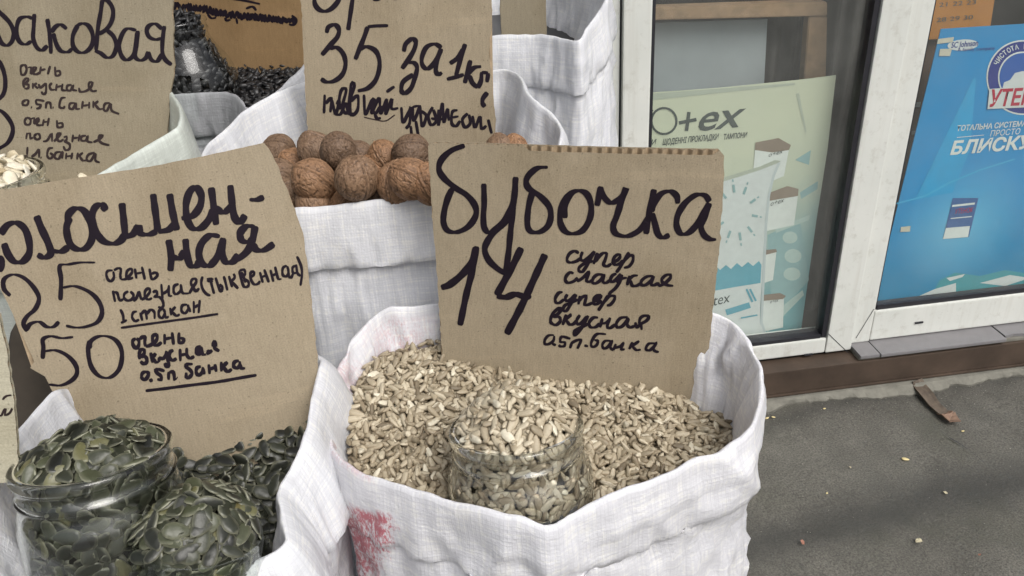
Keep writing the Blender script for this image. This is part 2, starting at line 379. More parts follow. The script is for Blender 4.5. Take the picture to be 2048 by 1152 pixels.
# broken iron bracket lying out on the pavement
RUST = simple('rusty_iron', (.105, .082, .062), .75, .45, 60, .6); RUST2 = simple('peeling_rust', (.21, .135, .095), .8, .3, 90, .6)
br = empty('rusty_bracket', (1.16, 1.46, .0), 'rusty iron bracket sticking out from under the window base', 'bracket')
def strip(name, path, wd, th, mat, par, curl=0.0):
    bm = bmesh.new(); prev = None; n = len(path)
    for i, p in enumerate(path):
        p = Vector(p); t = (Vector(path[min(i + 1, n - 1)]) - Vector(path[max(i - 1, 0)])).normalized(); s = t.cross(Vector((0, 0, 1))).normalized(); u = s.cross(t)
        ww = wd * (1 + .15 * noise.noise(p * 60)); c = []
        for a, b in ((-1, 0), (-.5, -curl), (.5, -curl), (1, 0), (1, 1), (.5, 1 - curl), (-.5, 1 - curl), (-1, 1)):
            c.append(bm.verts.new(p + s * ww * a / 2 + u * th * b))
        if prev:
            for k in range(8): bm.faces.new((prev[k], prev[(k + 1) % 8], c[(k + 1) % 8], c[k]))
        else: bm.faces.new(c[::-1])
        prev = c
    bm.faces.new(prev); bmesh.ops.recalc_face_normals(bm, faces=bm.faces)
    return bmobj(name, bm, mat, par)
bp0, bp1, bp2 = UZ(1838, 772, .012), UZ(1868, 810, .010), UZ(1888, 828, .008)
strip('arm', [bp0 + np.array([-.003, .01, .012]), bp0, (bp0 + bp1) / 2 + np.array([0, 0, .002]), bp1, bp2], .032, .004, RUST, br, .6)
e0 = UZ(1885, 826, .008); e1 = UZ(1902, 836, .013); e2 = UZ(1916, 834, .016)
strip('torn_end', [e0, (e0 + e1) / 2 + np.array([0, 0, .006]), e1, e2], .036, .003, RUST2, br, 1.2)

# ------------------------------------------------------------------ shop interior
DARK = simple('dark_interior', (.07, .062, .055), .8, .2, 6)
rm = empty('shop_interior', (1.2, 2.6, 0), 'dim shop interior seen behind both windows', 'room')
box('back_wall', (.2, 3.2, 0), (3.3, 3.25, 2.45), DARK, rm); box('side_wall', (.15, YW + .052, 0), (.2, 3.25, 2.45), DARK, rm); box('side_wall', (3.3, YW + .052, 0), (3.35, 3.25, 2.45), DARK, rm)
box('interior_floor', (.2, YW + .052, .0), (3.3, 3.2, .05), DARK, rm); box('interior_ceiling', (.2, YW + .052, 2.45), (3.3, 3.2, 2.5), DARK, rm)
WOOD = simple('raw_wood', (.30, .20, .12), .7, .3, 25); GREY = simple('blue_grey_board', (.33, .36, .37), .7, .1, 8); GREYD = simple('dark_grey_curtain', (.085, .080, .075), .85, .25, 20)
sh = empty('display_shelf', (.6, 1.75, .95), 'wooden display shelf with a grey back board behind the left pane', 'shelf')
def quadY(p, y): return [(UY(a, b, y)[0], UY(a, b, y)[2]) for a, b in p]
prism('back_board', quadY([(1250, 48), (1535, 38), (1525, 230), (1250, 240)], 1.76), 1.76, 1.77, GREY, sh)
prism('shelf_board', quadY([(1250, 18), (1655, 4), (1655, 32), (1250, 42)], 1.715), 1.715, 1.757, WOOD, sh, .002)
prism('upright', quadY([(1618, 34), (1655, 32), (1650, 260), (1600, 262)], 1.718), 1.718, 1.745, WOOD, sh, .002)
box('shelf_top', (.42, 1.76, .985), (.95, 1.9, .995), GREY, sh)
cur = empty('dark_curtain', (.9, 1.80, .1), 'dark grey folded curtain at the right side of the left window', 'curtain')
bm = bmesh.new(); prev = None
for x in np.linspace(.76, 1.12, 80):
    y = 1.80 + .010 * math.sin(x * 130) + .006 * math.sin(x * 57 + 1)
    c = [bm.verts.new((x, y, z)) for z in (.1, .6, 1.1, 2.2)]
    if prev:
        for k in range(3): bm.faces.new((prev[k], c[k], c[k + 1], prev[k + 1]))
    prev = c
o = bmobj('fabric', bm, GREYD, cur, True)
def textY(name, s, p0, p1, height, y, mat, parent, skew=0.0, bold=0.0, ends=None):
    """print a line of type from pixel p0 to p1 (baseline) with cap height in pixels, on the plane at depth y"""
    c = bpy.data.curves.new('type', 'FONT'); c.body = s; c.shear = skew; c.offset = bold; c.resolution_u = 3
    o = bpy.data.objects.new('type', c); COL.objects.link(o)
    dg = bpy.context.evaluated_depsgraph_get(); me = bpy.data.meshes.new_from_object(o.evaluated_get(dg)); bpy.data.objects.remove(o); bpy.data.curves.remove(c)
    co = np.array([v.co[:] for v in me.vertices]); x0, x1 = co[:, 0].min(), co[:, 0].max()
    p0 = np.array(p0, float); p1 = np.array(p1, float); d = p1 - p0; L = np.linalg.norm(d); up = np.array([.10, -1.0]); up /= np.linalg.norm(up)
    for v in me.vertices:
        q = p0 + d * (v.co.x - x0) / (x1 - x0) + up * (v.co.y / .73) * height
        v.co = UY(q[0], q[1], y)
    me.name = name; me.materials.clear(); return link(name, me, mat, parent)
pr = {k: simple('print_' + k, c, .4, .05, 60) for k, c in dict(ink=(.07, .085, .08), white=(.66, .70, .66), brown=(.25, .20, .155), cyan=(.13, .36, .44), pale=(.42, .54, .50), teal=(.27, .42, .42), shade=(.42, .46, .38), navy=(.02, .035, .22), red=(.42, .02, .05), lblue=(.05, .38, .62), puff=(.60, .64, .62), wave=(.05, .30, .34), violet=(.10,.05,.16)).items()}
def mat_poster1():
    n = N('poster_print_pale_green'); c = n.coord('Object'); sx = n.n('ShaderNodeSeparateXYZ'); n.l(c, sx.inputs[0])
    z = n.math('ADD', sx.outputs[2], n.math('MULTIPLY', n.noise(c, 9, 4), .25))
    zz = n.math('SUBTRACT', z, n.math('MULTIPLY', n.math('SUBTRACT', sx.outputs[0], .7), .55))
    col = n.ramp(zz, [(.26, (.17, .36, .38)), (.45, (.30, .44, .42)), (.58, (.48, .53, .42)), (.78, (.55, .58, .44))])
    return n.done(n.principled(col, .45, .4, 0, n.bump(n.noise(c, 10, 2), .2, .004)))
p1 = empty('poster', tuple(UY(1500, 690, 1.665)), 'pale green sanitary products poster behind the left shop window', 'poster')
Y1 = 1.664
prism('sheet', quadY([(1280, 187), (1360, 182), (1440, 176), (1520, 168), (1600, 160), (1672, 151), (1655, 300), (1633, 440), (1612, 590), (1597, 697), (1400, 725), (1280, 735)], Y1), Y1, Y1 + .003, mat_poster1(), p1)
joinpolys('printed_fold', [[(1592, 188), (1598, 186), (1613, 262), (1611, 268)], [(1280, 189), (1590, 166), (1590, 170), (1280, 203)]], Y1 - .0006, pr['shade'], p1)
strokesY('printed_logo', [(arc(1328, 242, 25, 26, 0, 360, 30) + [(1353, 242)], 4.5), ([(1358, 246), (1393, 239)], 7), ([(1378, 224), (1373, 262)], 7), ([(1294, 232), (1300, 224), (1306, 220)], 4)], Y1 - .001, pr['ink'], p1)
textY('printed_logo', 'ex', (1396, 262), (1489, 252), 56, Y1 - .001, pr['ink'], p1, .3, .012)
textY('printed_text', 'КИ', (1292, 292), (1312, 290), 12, Y1 - .001, pr['ink'], p1, .15, .02)
textY('printed_text', 'ЩОДЕННІ ПРОКЛАДКИ', (1325, 290), (1437, 279), 12, Y1 - .001, pr['ink'], p1, .15, .02)
textY('printed_text', 'ТАМПОНИ', (1447, 279), (1494, 275), 11, Y1 - .001, pr['ink'], p1, .15, .02)
joinpolys('printed_shape', [[(1600, 385), (1636, 362), (1635, 378), (1602, 398)], [(1535, 470), (1600, 440), (1618, 560), (1545, 640)], [(1590, 320), (1622, 300), (1618, 330)]], Y1 - .0004, pr['teal'], p1)
joinpolys('printed_shape', [arc(1580, 475, 15, 12), arc(1586, 512, 17, 14), arc(1584, 548, 17, 13), [(1530, 640), (1605, 580), (1608, 590), (1535, 665)], [(1550, 455), (1620, 430), (1618, 440), (1552, 466)]], Y1 - .0008, pr['pale'], p1)
pk = [((1511, 285), (1557, 276), (1582, 290), (1578, 300), (1545, 305), (1510, 300)), ((1540, 385), (1575, 372), (1597, 378), (1596, 392), (1560, 398), (1538, 402)), ((1531, 500), (1552, 498), (1554, 504), (1530, 510)), ((1524, 590), (1560, 586), (1572, 592), (1566, 598), (1524, 602))]
joinpolys('printed_pack', [[(1510, 298), (1578, 299), (1568, 352), (1545, 362), (1506, 350)], [(1537, 400), (1596, 390), (1588, 450), (1534, 462)], [(1529, 508), (1553, 503), (1546, 560), (1528, 566)], [(1523, 600), (1568, 596), (1566, 655), (1522, 664)]], Y1 - .0012, pr['white'], p1)
joinpolys('printed_pack', [list(p) for p in pk], Y1 - .0016, pr['brown'], p1)
for a, b, h in (((1537, 314), (1566, 306), 9), ((1541, 412), (1568, 404), 10), ((1540, 607), (1557, 603), 8)):
    textY('printed_text', 'o+ex', a, b, h, Y1 - .002, pr['ink'], p1, .2)
# large printed pack with rounded right edge
bigp = [(1400, 372), (1430, 362), (1480, 348), (1520, 336), (1550, 321), (1562, 322), (1560, 330), (1545, 352), (1536, 385), (1530, 440), (1527, 500), (1524, 560), (1521, 610), (1520, 645), (1528, 666), (1520, 672), (1400, 690)]
joinpolys('printed_pack', [bigp], Y1 - .0022, pr['puff'], p1)
joinpolys('printed_shape', [[(1430, 360), (1480, 345), (1520, 333), (1550, 320), (1562, 322), (1556, 326), (1520, 340), (1480, 353), (1430, 368)]], Y1 - .0026, pr['shade'], p1)
joinpolys('printed_shape', [[(1415, 538), (1432, 532), (1440, 540), (1452, 530), (1462, 538), (1474, 526), (1484, 534), (1496, 524), (1506, 532), (1518, 522), (1523, 530), (1521, 566), (1470, 574), (1415, 584)]], Y1 - .0026, pr['cyan'], p1)
strokesY('printed_shape', [([(1558, 326), (1547, 352), (1538, 390), (1532, 450), (1529, 520), (1525, 600), (1523, 645), (1531, 668)], 5)], Y1 - .0026, simple('print_grey_edge', (.50, .56, .56), .4, .05), p1)
textY('printed_text', 'tex', (1426, 612), (1459, 604), 22, Y1 - .0028, pr['ink'], p1, .05, .0)
mk = []
for a in range(0, 360, 36):
    for r0, r1, wd in ((30, 42, 5), (46, 50, 3)):
        t = math.radians(a + 8); mk.append(([(1474 + r0 * math.cos(t), 425 + r0 * 1.35 * math.sin(t)), (1474 + r1 * math.cos(t), 425 + r1 * 1.35 * math.sin(t))], wd))
strokesY('printed_mark', mk, Y1 - .0028, pr['teal'], p1)
strokesY('printed_mark', [([(1452, 625), (1475, 618), (1500, 610)], 12), ([(1482, 636), (1515, 630)], 3), ([(1493, 578), (1505, 604)], 4), ([(1500, 578), (1512, 602)], 4)], Y1 - .003, pr['cyan'], p1)

def mat_poster2():
    n = N('poster_print_blue'); c = n.coord('Object'); sx = n.n('ShaderNodeSeparateXYZ'); n.l(c, sx.inputs[0])
    col = n.ramp(sx.outputs[2], [(.22, (.012, .22, .40)), (.5, (.012, .26, .55)), (.9, (.010, .24, .52))])
    # printed burst of light where the shown pack is
    vm = n.n('ShaderNodeVectorMath', operation='DISTANCE'); n.l(c, vm.inputs[0]); q = UY(1925, 450, 1.64); vm.inputs[1].default_value = tuple(q)
    col = n.mix(col, (.20, .52, .70), n.ramp(vm.outputs['Value'], [(.0, (.75, .75, .75)), (.17, (0, 0, 0))]))
    return n.done(n.principled(col, .3, .5, 0, n.bump(n.noise(c, 7, 2), .2, .004)))
Y2 = 1.642
p2 = empty('poster', tuple(UY(1900, 600, Y2)), 'bright blue cleaning product poster behind the right shop window', 'poster')
prism('sheet', quadY([(1882, 58), (2140, 42), (2180, 560), (1748, 606)], Y2), Y2, Y2 + .002, mat_poster2(), p2)
joinpolys('printed_shape', [[(1948, 155), (1952, 158), (1940, 300), (1905, 385), (1830, 400)]], Y2 - .0005, simple('print_beam', (.03, .33, .60), .3, .05), p2)
strokesY('printed_shape', [([(1790, 408), (1850, 392), (1900, 365), (1960, 340), (2030, 318)], 3)], Y2 - .0008, pr['lblue'], p2)
joinpolys('printed_logo', [arc(1926, 90, 31, 11, rot=-4), ], Y2 - .0006, pr['puff'], p2)
textY('printed_logo', 'SC Johnson', (1902, 96), (1956, 91), 12, Y2 - .0012, pr['navy'], p2, .15, .015)
textY('printed_text', 'A family company', (1915, 103), (1990, 99), 7, Y2 - .0012, pr['navy'], p2)
joinpolys('printed_logo', [arc(2046, 155, 73, 75, n=48)], Y2 - .0006, pr['white'], p2)
joinpolys('printed_logo', [arc(2046, 155, 70, 72, n=48)], Y2 - .0010, pr['navy'], p2)
joinpolys('printed_logo', [arc(2046, 155, 50, 52, n=48)], Y2 - .0014, pr['white'], p2)
joinpolys('printed_logo', [arc(2046, 155, 47, 49, n=48)], Y2 - .0018, simple('print_blue', (.02, .10, .38), .3, .05), p2)
joinpolys('printed_logo', [[(2003, 184), (2008, 165), (2020, 160), (2030, 146), (2046, 142), (2060, 146), (2075, 152), (2090, 185)]], Y2 - .0022, pr['puff'], p2)
cs = 'ЧИСТОТА НА ВІДМІННО'
for i, ch in enumerate(cs):
    if ch == ' ': continue
    t = math.radians(208 + i * 8.3); cx, cy = 2046 + 60 * math.cos(t), 155 + 62 * math.sin(t); tx_, ty_ = -math.sin(t), math.cos(t)
    c = bpy.data.curves.new('type', 'FONT'); c.body = ch; c.offset = .02; o = bpy.data.objects.new('type', c); COL.objects.link(o)
    me = bpy.data.meshes.new_from_object(o.evaluated_get(bpy.context.evaluated_depsgraph_get())); bpy.data.objects.remove(o)
    for v in me.vertices:
        a, b = (v.co.x - .33) * 11, (v.co.y - .35) * 13
        v.co = UY(cx + tx_ * a + math.cos(t) * b, cy + ty_ * a + math.sin(t) * b, Y2 - .0014)
    me.name = 'printed_letter'; me.materials.clear(); link('printed_letter', me, pr['white'], p2)
joinpolys('printed_logo', [[(1979, 178), (2110, 168), (2110, 212), (1975, 218)]], Y2 - .0026, pr['puff'], p2)
textY('printed_logo', 'УТЕНОК', (1979, 213), (2120, 205), 33, Y2 - .0030, pr['red'], p2, .2, .03)
textY('printed_text', 'ТОТАЛЬНА СИСТЕМА', (1914, 262), (2052, 252), 11, Y2 - .0012, pr['white'], p2, .15, .02)
textY('printed_text', 'ПРОСТО', (1980, 273), (2040, 268), 12, Y2 - .0012, pr['white'], p2, .2, 0)
strokesY('printed_text', [([(1914, 275), (1968, 270)], 1.2)], Y2 - .0012, pr['white'], p2)
textY('printed_text', 'БЛИСКУЧА', (1900, 309), (2112, 292), 26, Y2 - .0012, pr['white'], p2, .2, .035)
# water and the small pack printed on it (the mascot is left out)
joinpolys('printed_shape', [[(1880, 560), (1910, 545), (1960, 552), (2010, 540), (2060, 548), (2200, 530), (2200, 566), (1860, 596)]], Y2 - .0006, pr['wave'], p2)
joinpolys('printed_shape', [[(1838, 592), (1870, 578), (1912, 566), (1912, 588), (1850, 596)], [(1893, 556), (1930, 548), (1925, 554), (1900, 562)], [(1960, 566), (2020, 550), (2060, 556), (2010, 572)]], Y2 - .0010, pr['puff'], p2)
joinpolys('printed_pack', [[(1906, 396), (1957, 396), (1938, 474), (1886, 478)]], Y2 - .0010, simple('print_pack', (.06, .13, .30), .3, .1), p2)
joinpolys('printed_pack', [[(1892, 456), (1940, 452), (1936, 474), (1886, 478)], [(1905, 410), (1950, 405), (1949, 409), (1904, 414)], [(1902, 436), (1944, 432), (1943, 434), (1901, 438)]], Y2 - .0014, pr['white'], p2)
textY('printed_text', 'УТЕНОК', (1910, 428), (1946, 424), 10, Y2 - .0018, pr['red'], p2, .2)
tape = simple('yellowed_tape', (.55, .53, .42), .4, .1)
for p in ([(1876, 78), (1908, 74), (1906, 84), (1874, 88)], [(1880, 98), (1904, 97), (1900, 112), (1878, 112)], [(1802, 454), (1821, 452), (1820, 463), (1801, 464)]):
    polyY('tape_piece', p, Y2 - .0016, tape, p2)
ob = empty('calendar', tuple(UY(1930, 60, 1.70)), 'orange calendar sheet hanging above the blue poster', 'calendar')
ORG = simple('orange_print', (.42, .17, .025), .6, .1, 20)
prism('sheet', quadY([(1862, -40), (1996, -46), (1978, 70), (1845, 80)], 1.70), 1.70, 1.702, ORG, ob)
for s, a, b in (('21 22 23', (1878, 14), (1952, 8)), ('28 29 30', (1873, 44), (1946, 38))): textY('printed_text', s, a, b, 9, 1.6985, pr['ink'], ob)
bx = empty('cardboard_display_box', tuple(UY(1820, 560, 1.73)), 'dark brown upright display box left of the blue poster', 'box')
BRD = simple('brown_print_card', (.13, .065, .035), .6, .25, 8)
prism('body', quadY([(1800, 60), (1960, 50), (1880, 640), (1700, 650)], 1.70 + .02), 1.72, 1.80, BRD, bx, .002)
for q in ([(1826, 205), (1842, 204), (1840, 214), (1824, 215)], [(1842, 70), (1870, 66), (1869, 76), (1841, 80)], [(1824, 262), (1836, 261), (1835, 268), (1823, 269)]):
    polyY('price_tag', q, 1.7185, pr['white'], bx)

# ------------------------------------------------------------------ sacks
def closed_spline(P, n):
    P = np.array(P, float); m = len(P)
    d = np.linalg.norm(np.roll(P, -1, 0) - P, axis=1) ** .5; k = np.concatenate([[0], np.cumsum(d)]); out = []
    Q = lambda i: P[i % m]
    T = lambda i: k[-1] * (i // m) + k[i % m]
    for s in np.linspace(0, k[-1], n, endpoint=False):
        i = int(np.searchsorted(k, s, side='right') - 1); i = min(i, m - 1)
        t0, t1, t2, t3 = T(i - 1), T(i), T(i + 1), T(i + 2); p0, p1, p2, p3 = Q(i - 1), Q(i), Q(i + 1), Q(i + 2)
        A1 = (t1 - s) / (t1 - t0) * p0 + (s - t0) / (t1 - t0) * p1; A2 = (t2 - s) / (t2 - t1) * p1 + (s - t1) / (t2 - t1) * p2; A3 = (t3 - s) / (t3 - t2) * p2 + (s - t2) / (t3 - t2) * p3
        B1 = (t2 - s) / (t2 - t0) * A1 + (s - t0) / (t2 - t0) * A2; B2 = (t3 - s) / (t3 - t1) * A2 + (s - t1) / (t3 - t1) * A3
        out.append((t2 - s) / (t2 - t1) * B1 + (s - t1) / (t2 - t1) * B2)
    return np.array(out)
OCC = []      # meshes that can hide seeds
def sack(name, label, rim, base, mat, cuff=.055, inner=.09, flare=.012, seed=0, wr=1.0, printf=None, grp='white woven sacks standing open', Nn=260, inlean=.02, ncre=26, cat='sack', baseR=(.15, .15), lip=.005, bulge=.020, pinch=1.0):
    rs = random.Random(seed)
    R = closed_spline(rim, Nn); c = R.mean(0)
    area = np.sum(R[:, 0] * np.roll(R[:, 1], -1) - np.roll(R[:, 0], -1) * R[:, 1])
    if area < 0: R = R[::-1]
    for k in range(3): pass
    T = np.roll(R, -3, 0) - np.roll(R, 3, 0); O = np.stack([T[:, 1], -T[:, 0], 0 * T[:, 0]], 1); O /= np.linalg.norm(O, axis=1)[:, None] + 1e-9
    O = sum(np.roll(O, s, 0) for s in range(-6, 7)); O /= np.linalg.norm(O, axis=1)[:, None]
    U = np.concatenate([[0], np.cumsum(np.linalg.norm(np.roll(R, -1, 0) - R, axis=1))])
    Z = np.array([0, 0, 1.0]); th = .0022
    bc = np.array([base[0], base[1], 0.0]); dirs = R - c; dirs[:, 2] = 0; dirs /= np.linalg.norm(dirs, axis=1)[:, None]
    B = bc + dirs * np.array([baseR[0], baseR[1], 0])
    rings = []; vs = []; amp = []
    # inner lining, from the depth of the filling up to the rim
    for d in np.linspace(inner, .004, 12):
        rings.append(R - O * (.0014 + inlean * (d / inner)) - Z * d); vs.append(-d); amp.append(.75 * min(1, d / .02) + .15)
    for a in (150, 110, 70, 30):          # the rolled fold at the top
        r = .0016; rings.append(R + O * (r * math.cos(math.radians(a)) + .000) + Z * (r * math.sin(math.radians(a)) - .001)); vs.append(.002 + (150 - a) * .00005); amp.append(.15)
    for d in np.linspace(.004, cuff, 10):  # the turned-down cuff
        f = d / cuff; rings.append(R + O * (.0017 + flare * math.sin(f * math.pi / 2) ** .8) - Z * d); vs.append(.006 + d); amp.append(.2 + .5 * f)
    K = R + O * (.0017 + flare) - Z * cuff
    rings.append(K - O * .0008 - Z * .0010); vs.append(cuff + .009); amp.append(.7)
    rings.append(K - O * (lip * .7) + Z * .0008); vs.append(cuff + .012); amp.append(.7)
    Kb = K - O * lip
    ztop = Kb[:, 2].mean()
    for s in np.linspace(0, 1, 46) ** 1.25:
        z = Kb[:, 2] * (1 - s) - .002 * s
        bul = bulge * math.sin(math.pi * min(1, s * 1.5)) if s < .667 else 0
        w_ = s ** pinch; q = Kb * (1 - w_) + B * w_ + O * bul; q[:, 2] = z
        rings.append(q); vs.append(cuff + .015 + s * ztop); amp.append(.6 + .6 * min(1, s * 6))
    V = np.array(rings); nr = len(rings)
    L = U[-1]; cre = []
    for i in range(ncre):
        cre.append((rs.uniform(0, L), rs.uniform(-.05, .32), rs.uniform(-1.1, 1.1), rs.uniform(.03, .20), rs.uniform(.0025, .006), rs.choice((-1, 1)) * rs.uniform(.25, 1) * .0058 * wr))
    for r in range(nr):
        out = O
        for i in range(Nn):
            u = U[i]; v = vs[r]; th_ = 2 * math.pi * i / Nn
            a = Vector((math.cos(th_) * L * 3.0, math.sin(th_) * L * 3.0, v * 6 + seed))
            b = Vector((math.cos(th_) * L * 9, math.sin(th_) * L * 9, v * 14 + seed * 2))
            d = (noise.noise(a) * .0070 + noise.noise(b) * .0022 + noise.noise(b * 2.3) * .0010 + noise.noise(b * 5.1) * .0005 - (abs(noise.noise(b * .8 + Vector((7, 7, v * 9)))) - .25) * .0085 - (abs(noise.noise(b * 1.9 + Vector((3, 1, 0)))) - .25) * .0040) * wr * amp[r]
            for cu, cv, ang, ln, wd, ap in cre:
                du = (u - cu + L / 2) % L - L / 2; dv = v - cv; ca, sa = math.cos(ang), math.sin(ang)
                al = du * ca + dv * sa; ac = -du * sa + dv * ca
                if abs(al) < ln * 1.6 and abs(ac) < wd * 3: d += ap * math.exp(-(al / ln) ** 2 - (ac / wd) ** 2) * min(1, amp[r] * 1.3)
            V[r, i] += out[i] * d
            if 10 <= r < 17:
                V[r, i, 2] += (.0030 * noise.noise(Vector((u * 26, 4.2, seed))) + .0014 * noise.noise(Vector((u * 75, 1.2, seed)))) * wr
    verts = V.reshape(-1, 3); faces = []
    for r in range(nr - 1):
        for i in range(Nn):
            j = (i + 1) % Nn; faces.append((r * Nn + i, r * Nn + j, (r + 1) * Nn + j, (r + 1) * Nn + i))
    root = empty(name, (bc[0], bc[1], 0), label, cat, grp)
    me = bpy.data.meshes.new('woven_sack'); me.from_pydata(verts.tolist(), [], faces)
    uvl = me.uv_layers.new(name='UVMap'); uv = []
    for r in range(nr - 1):
        for i in range(Nn): uv += [U[i], vs[r], U[i + 1], vs[r], U[i + 1], vs[r + 1], U[i], vs[r + 1]]
    uvl.data.foreach_set('uv', uv)
    pa = me.attributes.new('print', 'FLOAT', 'POINT')
    if printf: pa.data.foreach_set('value', [printf(verts[k], k // Nn) for k in range(len(verts))])
    OCC.append((verts, faces))
    cr = 16 * Nn  # the lining and rolled edge are one child, the outside another
    o = link('sack_cloth', me, mat, root, True)
    return root, R
def rimU(L): return [UZ(*p) for p in L]
RA = rimU([(655, 870, .957), (662, 780, .962), (700, 690, .97), (738, 645, .978), (775, 619, .985), (840, 612, .985), (950, 606, .985), (1100, 600, .985), (1300, 604, .985), (1400, 622, .983), (1462, 640, .98), (1500, 690, .972), (1523, 745, .966), (1500, 860, .960), (1380, 925, .958), (1240, 982, .955), (1150, 1022, .952), (1106, 1047, .950), (1050, 1036, .953), (900, 1003, .955), (800, 972, .956), (715, 944, .957), (676, 910, .957)])
def inpoly(x, y, P):
    c = False; n = len(P)
    for i in range(n):
        x1, y1 = P[i]; x2, y2 = P[(i + 1) % n]
        if (y1 > y) != (y2 > y) and x < (x2 - x1) * (y - y1) / (y2 - y1) + x1: c = not c
    return c
def printA(p, ring):
    x, y = PIX(p)
    if ring >= 16 and p[1] < .47:
        if inpoly(x, y, [(560, 1010), (700, 1012), (796, 1040), (782, 1090), (750, 1150), (700, 1400), (560, 1400)]): return 1.0
    if ring < 16:
        if inpoly(x, y, [(700, 650), (880, 640), (880, 700), (720, 740)]): return .42 * max(0, 1 - abs((x - 800) / 90))
        if x < 745 and 700 < y < 960: return .30
    return 0
A_root, A_rim = sack('sack', 'white woven sack full of pale sunflower kernels, red print at lower left', RA, (.068, .46), SACK, cuff=.052, flare=.004, seed=3, wr=1.25, ncre=50, lip=.0025, printf=printA, baseR=(.115, .12), bulge=.006, pinch=.8)
RB = rimU([(640, 716, .985), (628, 790, .98), (606, 890, .975), (578, 945, .968), (560, 985, .965), (566, 1040, .962), (570, 1085, .96), (520, 1120, .958), (455, 1150, .957), (330, 1230, .955), (150, 1290, .965), (20, 1230, .98), (-24, 1100, .99), (-16, 960, 1.0), (20, 890, 1.0), (60, 838, 1.003), (108, 786, 1.008), (150, 775, .995), (260, 735, .985), (430, 700, .98), (560, 690, .98)])
B_root, B_rim = sack('sack', 'white woven sack of green pumpkin seeds holding a jar and a tumbler, front left', RB, (-.19, .43), SACK2, cuff=.060, flare=.017, seed=11, wr=1.0, baseR=(.075, .11), ncre=26, bulge=0, pinch=.42)
RC = rimU([(596, 416, 1.06), (660, 410, 1.06), (720, 406, 1.06), (800, 399, 1.06), (880, 391, 1.06), (1000, 378, 1.062), (1090, 330, 1.066), (1122, 280, 1.072), (1112, 236, 1.080), (1062, 192, 1.092), (1012, 140, 1.095), (860, 150, 1.10), (700, 164, 1.10), (615, 162, 1.10), (560, 184, 1.10), (505, 212, 1.092), (450, 262, 1.082), (408, 304, 1.075), (420, 370, 1.062), (500, 412, 1.06)])
C_root, C_rim = sack('sack', 'white woven sack of walnuts with a smooth turned cuff, in the middle', RC, (-.04, .76), SACK2, cuff=.050, flare=.008, seed=23, wr=.85, baseR=(.15, .15), ncre=26)
RD = rimU([(860, 76, 1.09), (940, 74, 1.09), (1000, 71, 1.09), (1080, 69, 1.09), (1130, 76, 1.09), (1156, 80, 1.09), (1172, 58, 1.098), (1194, 28, 1.11), (1213, -8, 1.128), (1200, -46, 1.135), (1130, -75, 1.135), (1000, -85, 1.13), (900, -60, 1.12), (850, 0, 1.10)])
D_root, D_rim = sack('sack', 'tall bright white sack beside the wall panel, behind the walnuts', RD, (.11, 1.0), SACK2, cuff=.062, flare=.006, seed=38, wr=1.0, baseR=(.12, .12), ncre=60, lip=.003)
RE = rimU([(330, 190, 1.06), (400, 186, 1.06), (455, 184, 1.062), (482, 200, 1.06), (494, 216, 1.056), (510, 214, 1.06), (560, 180, 1.07), (615, 118, 1.085), (660, 60, 1.09), (600, 20, 1.09), (450, 15, 1.08), (320, 25, 1.08), (240, 80, 1.07), (255, 160, 1.06)])
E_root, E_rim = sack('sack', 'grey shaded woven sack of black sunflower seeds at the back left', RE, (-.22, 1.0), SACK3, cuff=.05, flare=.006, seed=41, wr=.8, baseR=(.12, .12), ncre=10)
RF = rimU([(358, 250, 1.122), (330, 272, 1.118), (280, 302, 1.113), (210, 345, 1.108), (120, 392, 1.10), (-40, 420, 1.10), (-200, 400, 1.10), (-280, 300, 1.11), (-240, 220, 1.12), (-80, 110, 1.12), (120, 110, 1.12), (270, 130, 1.12), (333, 175, 1.122)])
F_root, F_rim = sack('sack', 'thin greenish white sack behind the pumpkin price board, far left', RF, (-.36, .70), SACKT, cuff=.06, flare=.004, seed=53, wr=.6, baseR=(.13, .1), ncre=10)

# ------------------------------------------------------------------ cardboard price boards
class Plane3:
    def __init__(s, a, b, c):       # three photo points with their camera depths fix the plane
        s.o = UD(*a); u = UD(*b) - s.o; v = UD(*c) - s.o; n = np.cross(u, v); s.n = n / np.linalg.norm(n)
        if np.dot(s.n, CAM - s.o) < 0: s.n = -s.n
        s.u = u / np.linalg.norm(u); s.v = np.cross(s.n, s.u); s.bend = lambda x, y: 0.0
    def uv(s, px, py):
        r = ray(px, py); t = np.dot(s.o - CAM, s.n) / np.dot(r, s.n); p = CAM + r * t - s.o
        return np.array([p @ s.u, p @ s.v])
    def at(s, x, y, h=0.0): return s.o + s.u * x + s.v * y + s.n * (h + s.bend(x, y))
def rough_outline(P, amp, step=.004, seed=0, clean=()):
    """resample a polygon (metres) and tear its edges; edges in clean stay straight"""
    out = []; n = len(P)
    for i in range(n):
        a, b = np.array(P[i]), np.array(P[(i + 1) % n]); L = np.linalg.norm(b - a); k = max(1, int(L / step)); nn = np.array([-(b - a)[1], (b - a)[0]]) / (L + 1e-9)
        for j in range(k):
            t = j / k; j_ = 0 if (j == 0) else amp * (noise.noise(Vector((a[0] * 50 + t * L * 220, i * 7.3 + seed, 0))) + .8 * noise.noise(Vector((t * L * 700, i * 3.1 + seed, 2))))
            if i in clean: j_ *= .25
            out.append(a + (b - a) * t + nn * j_)
    return out
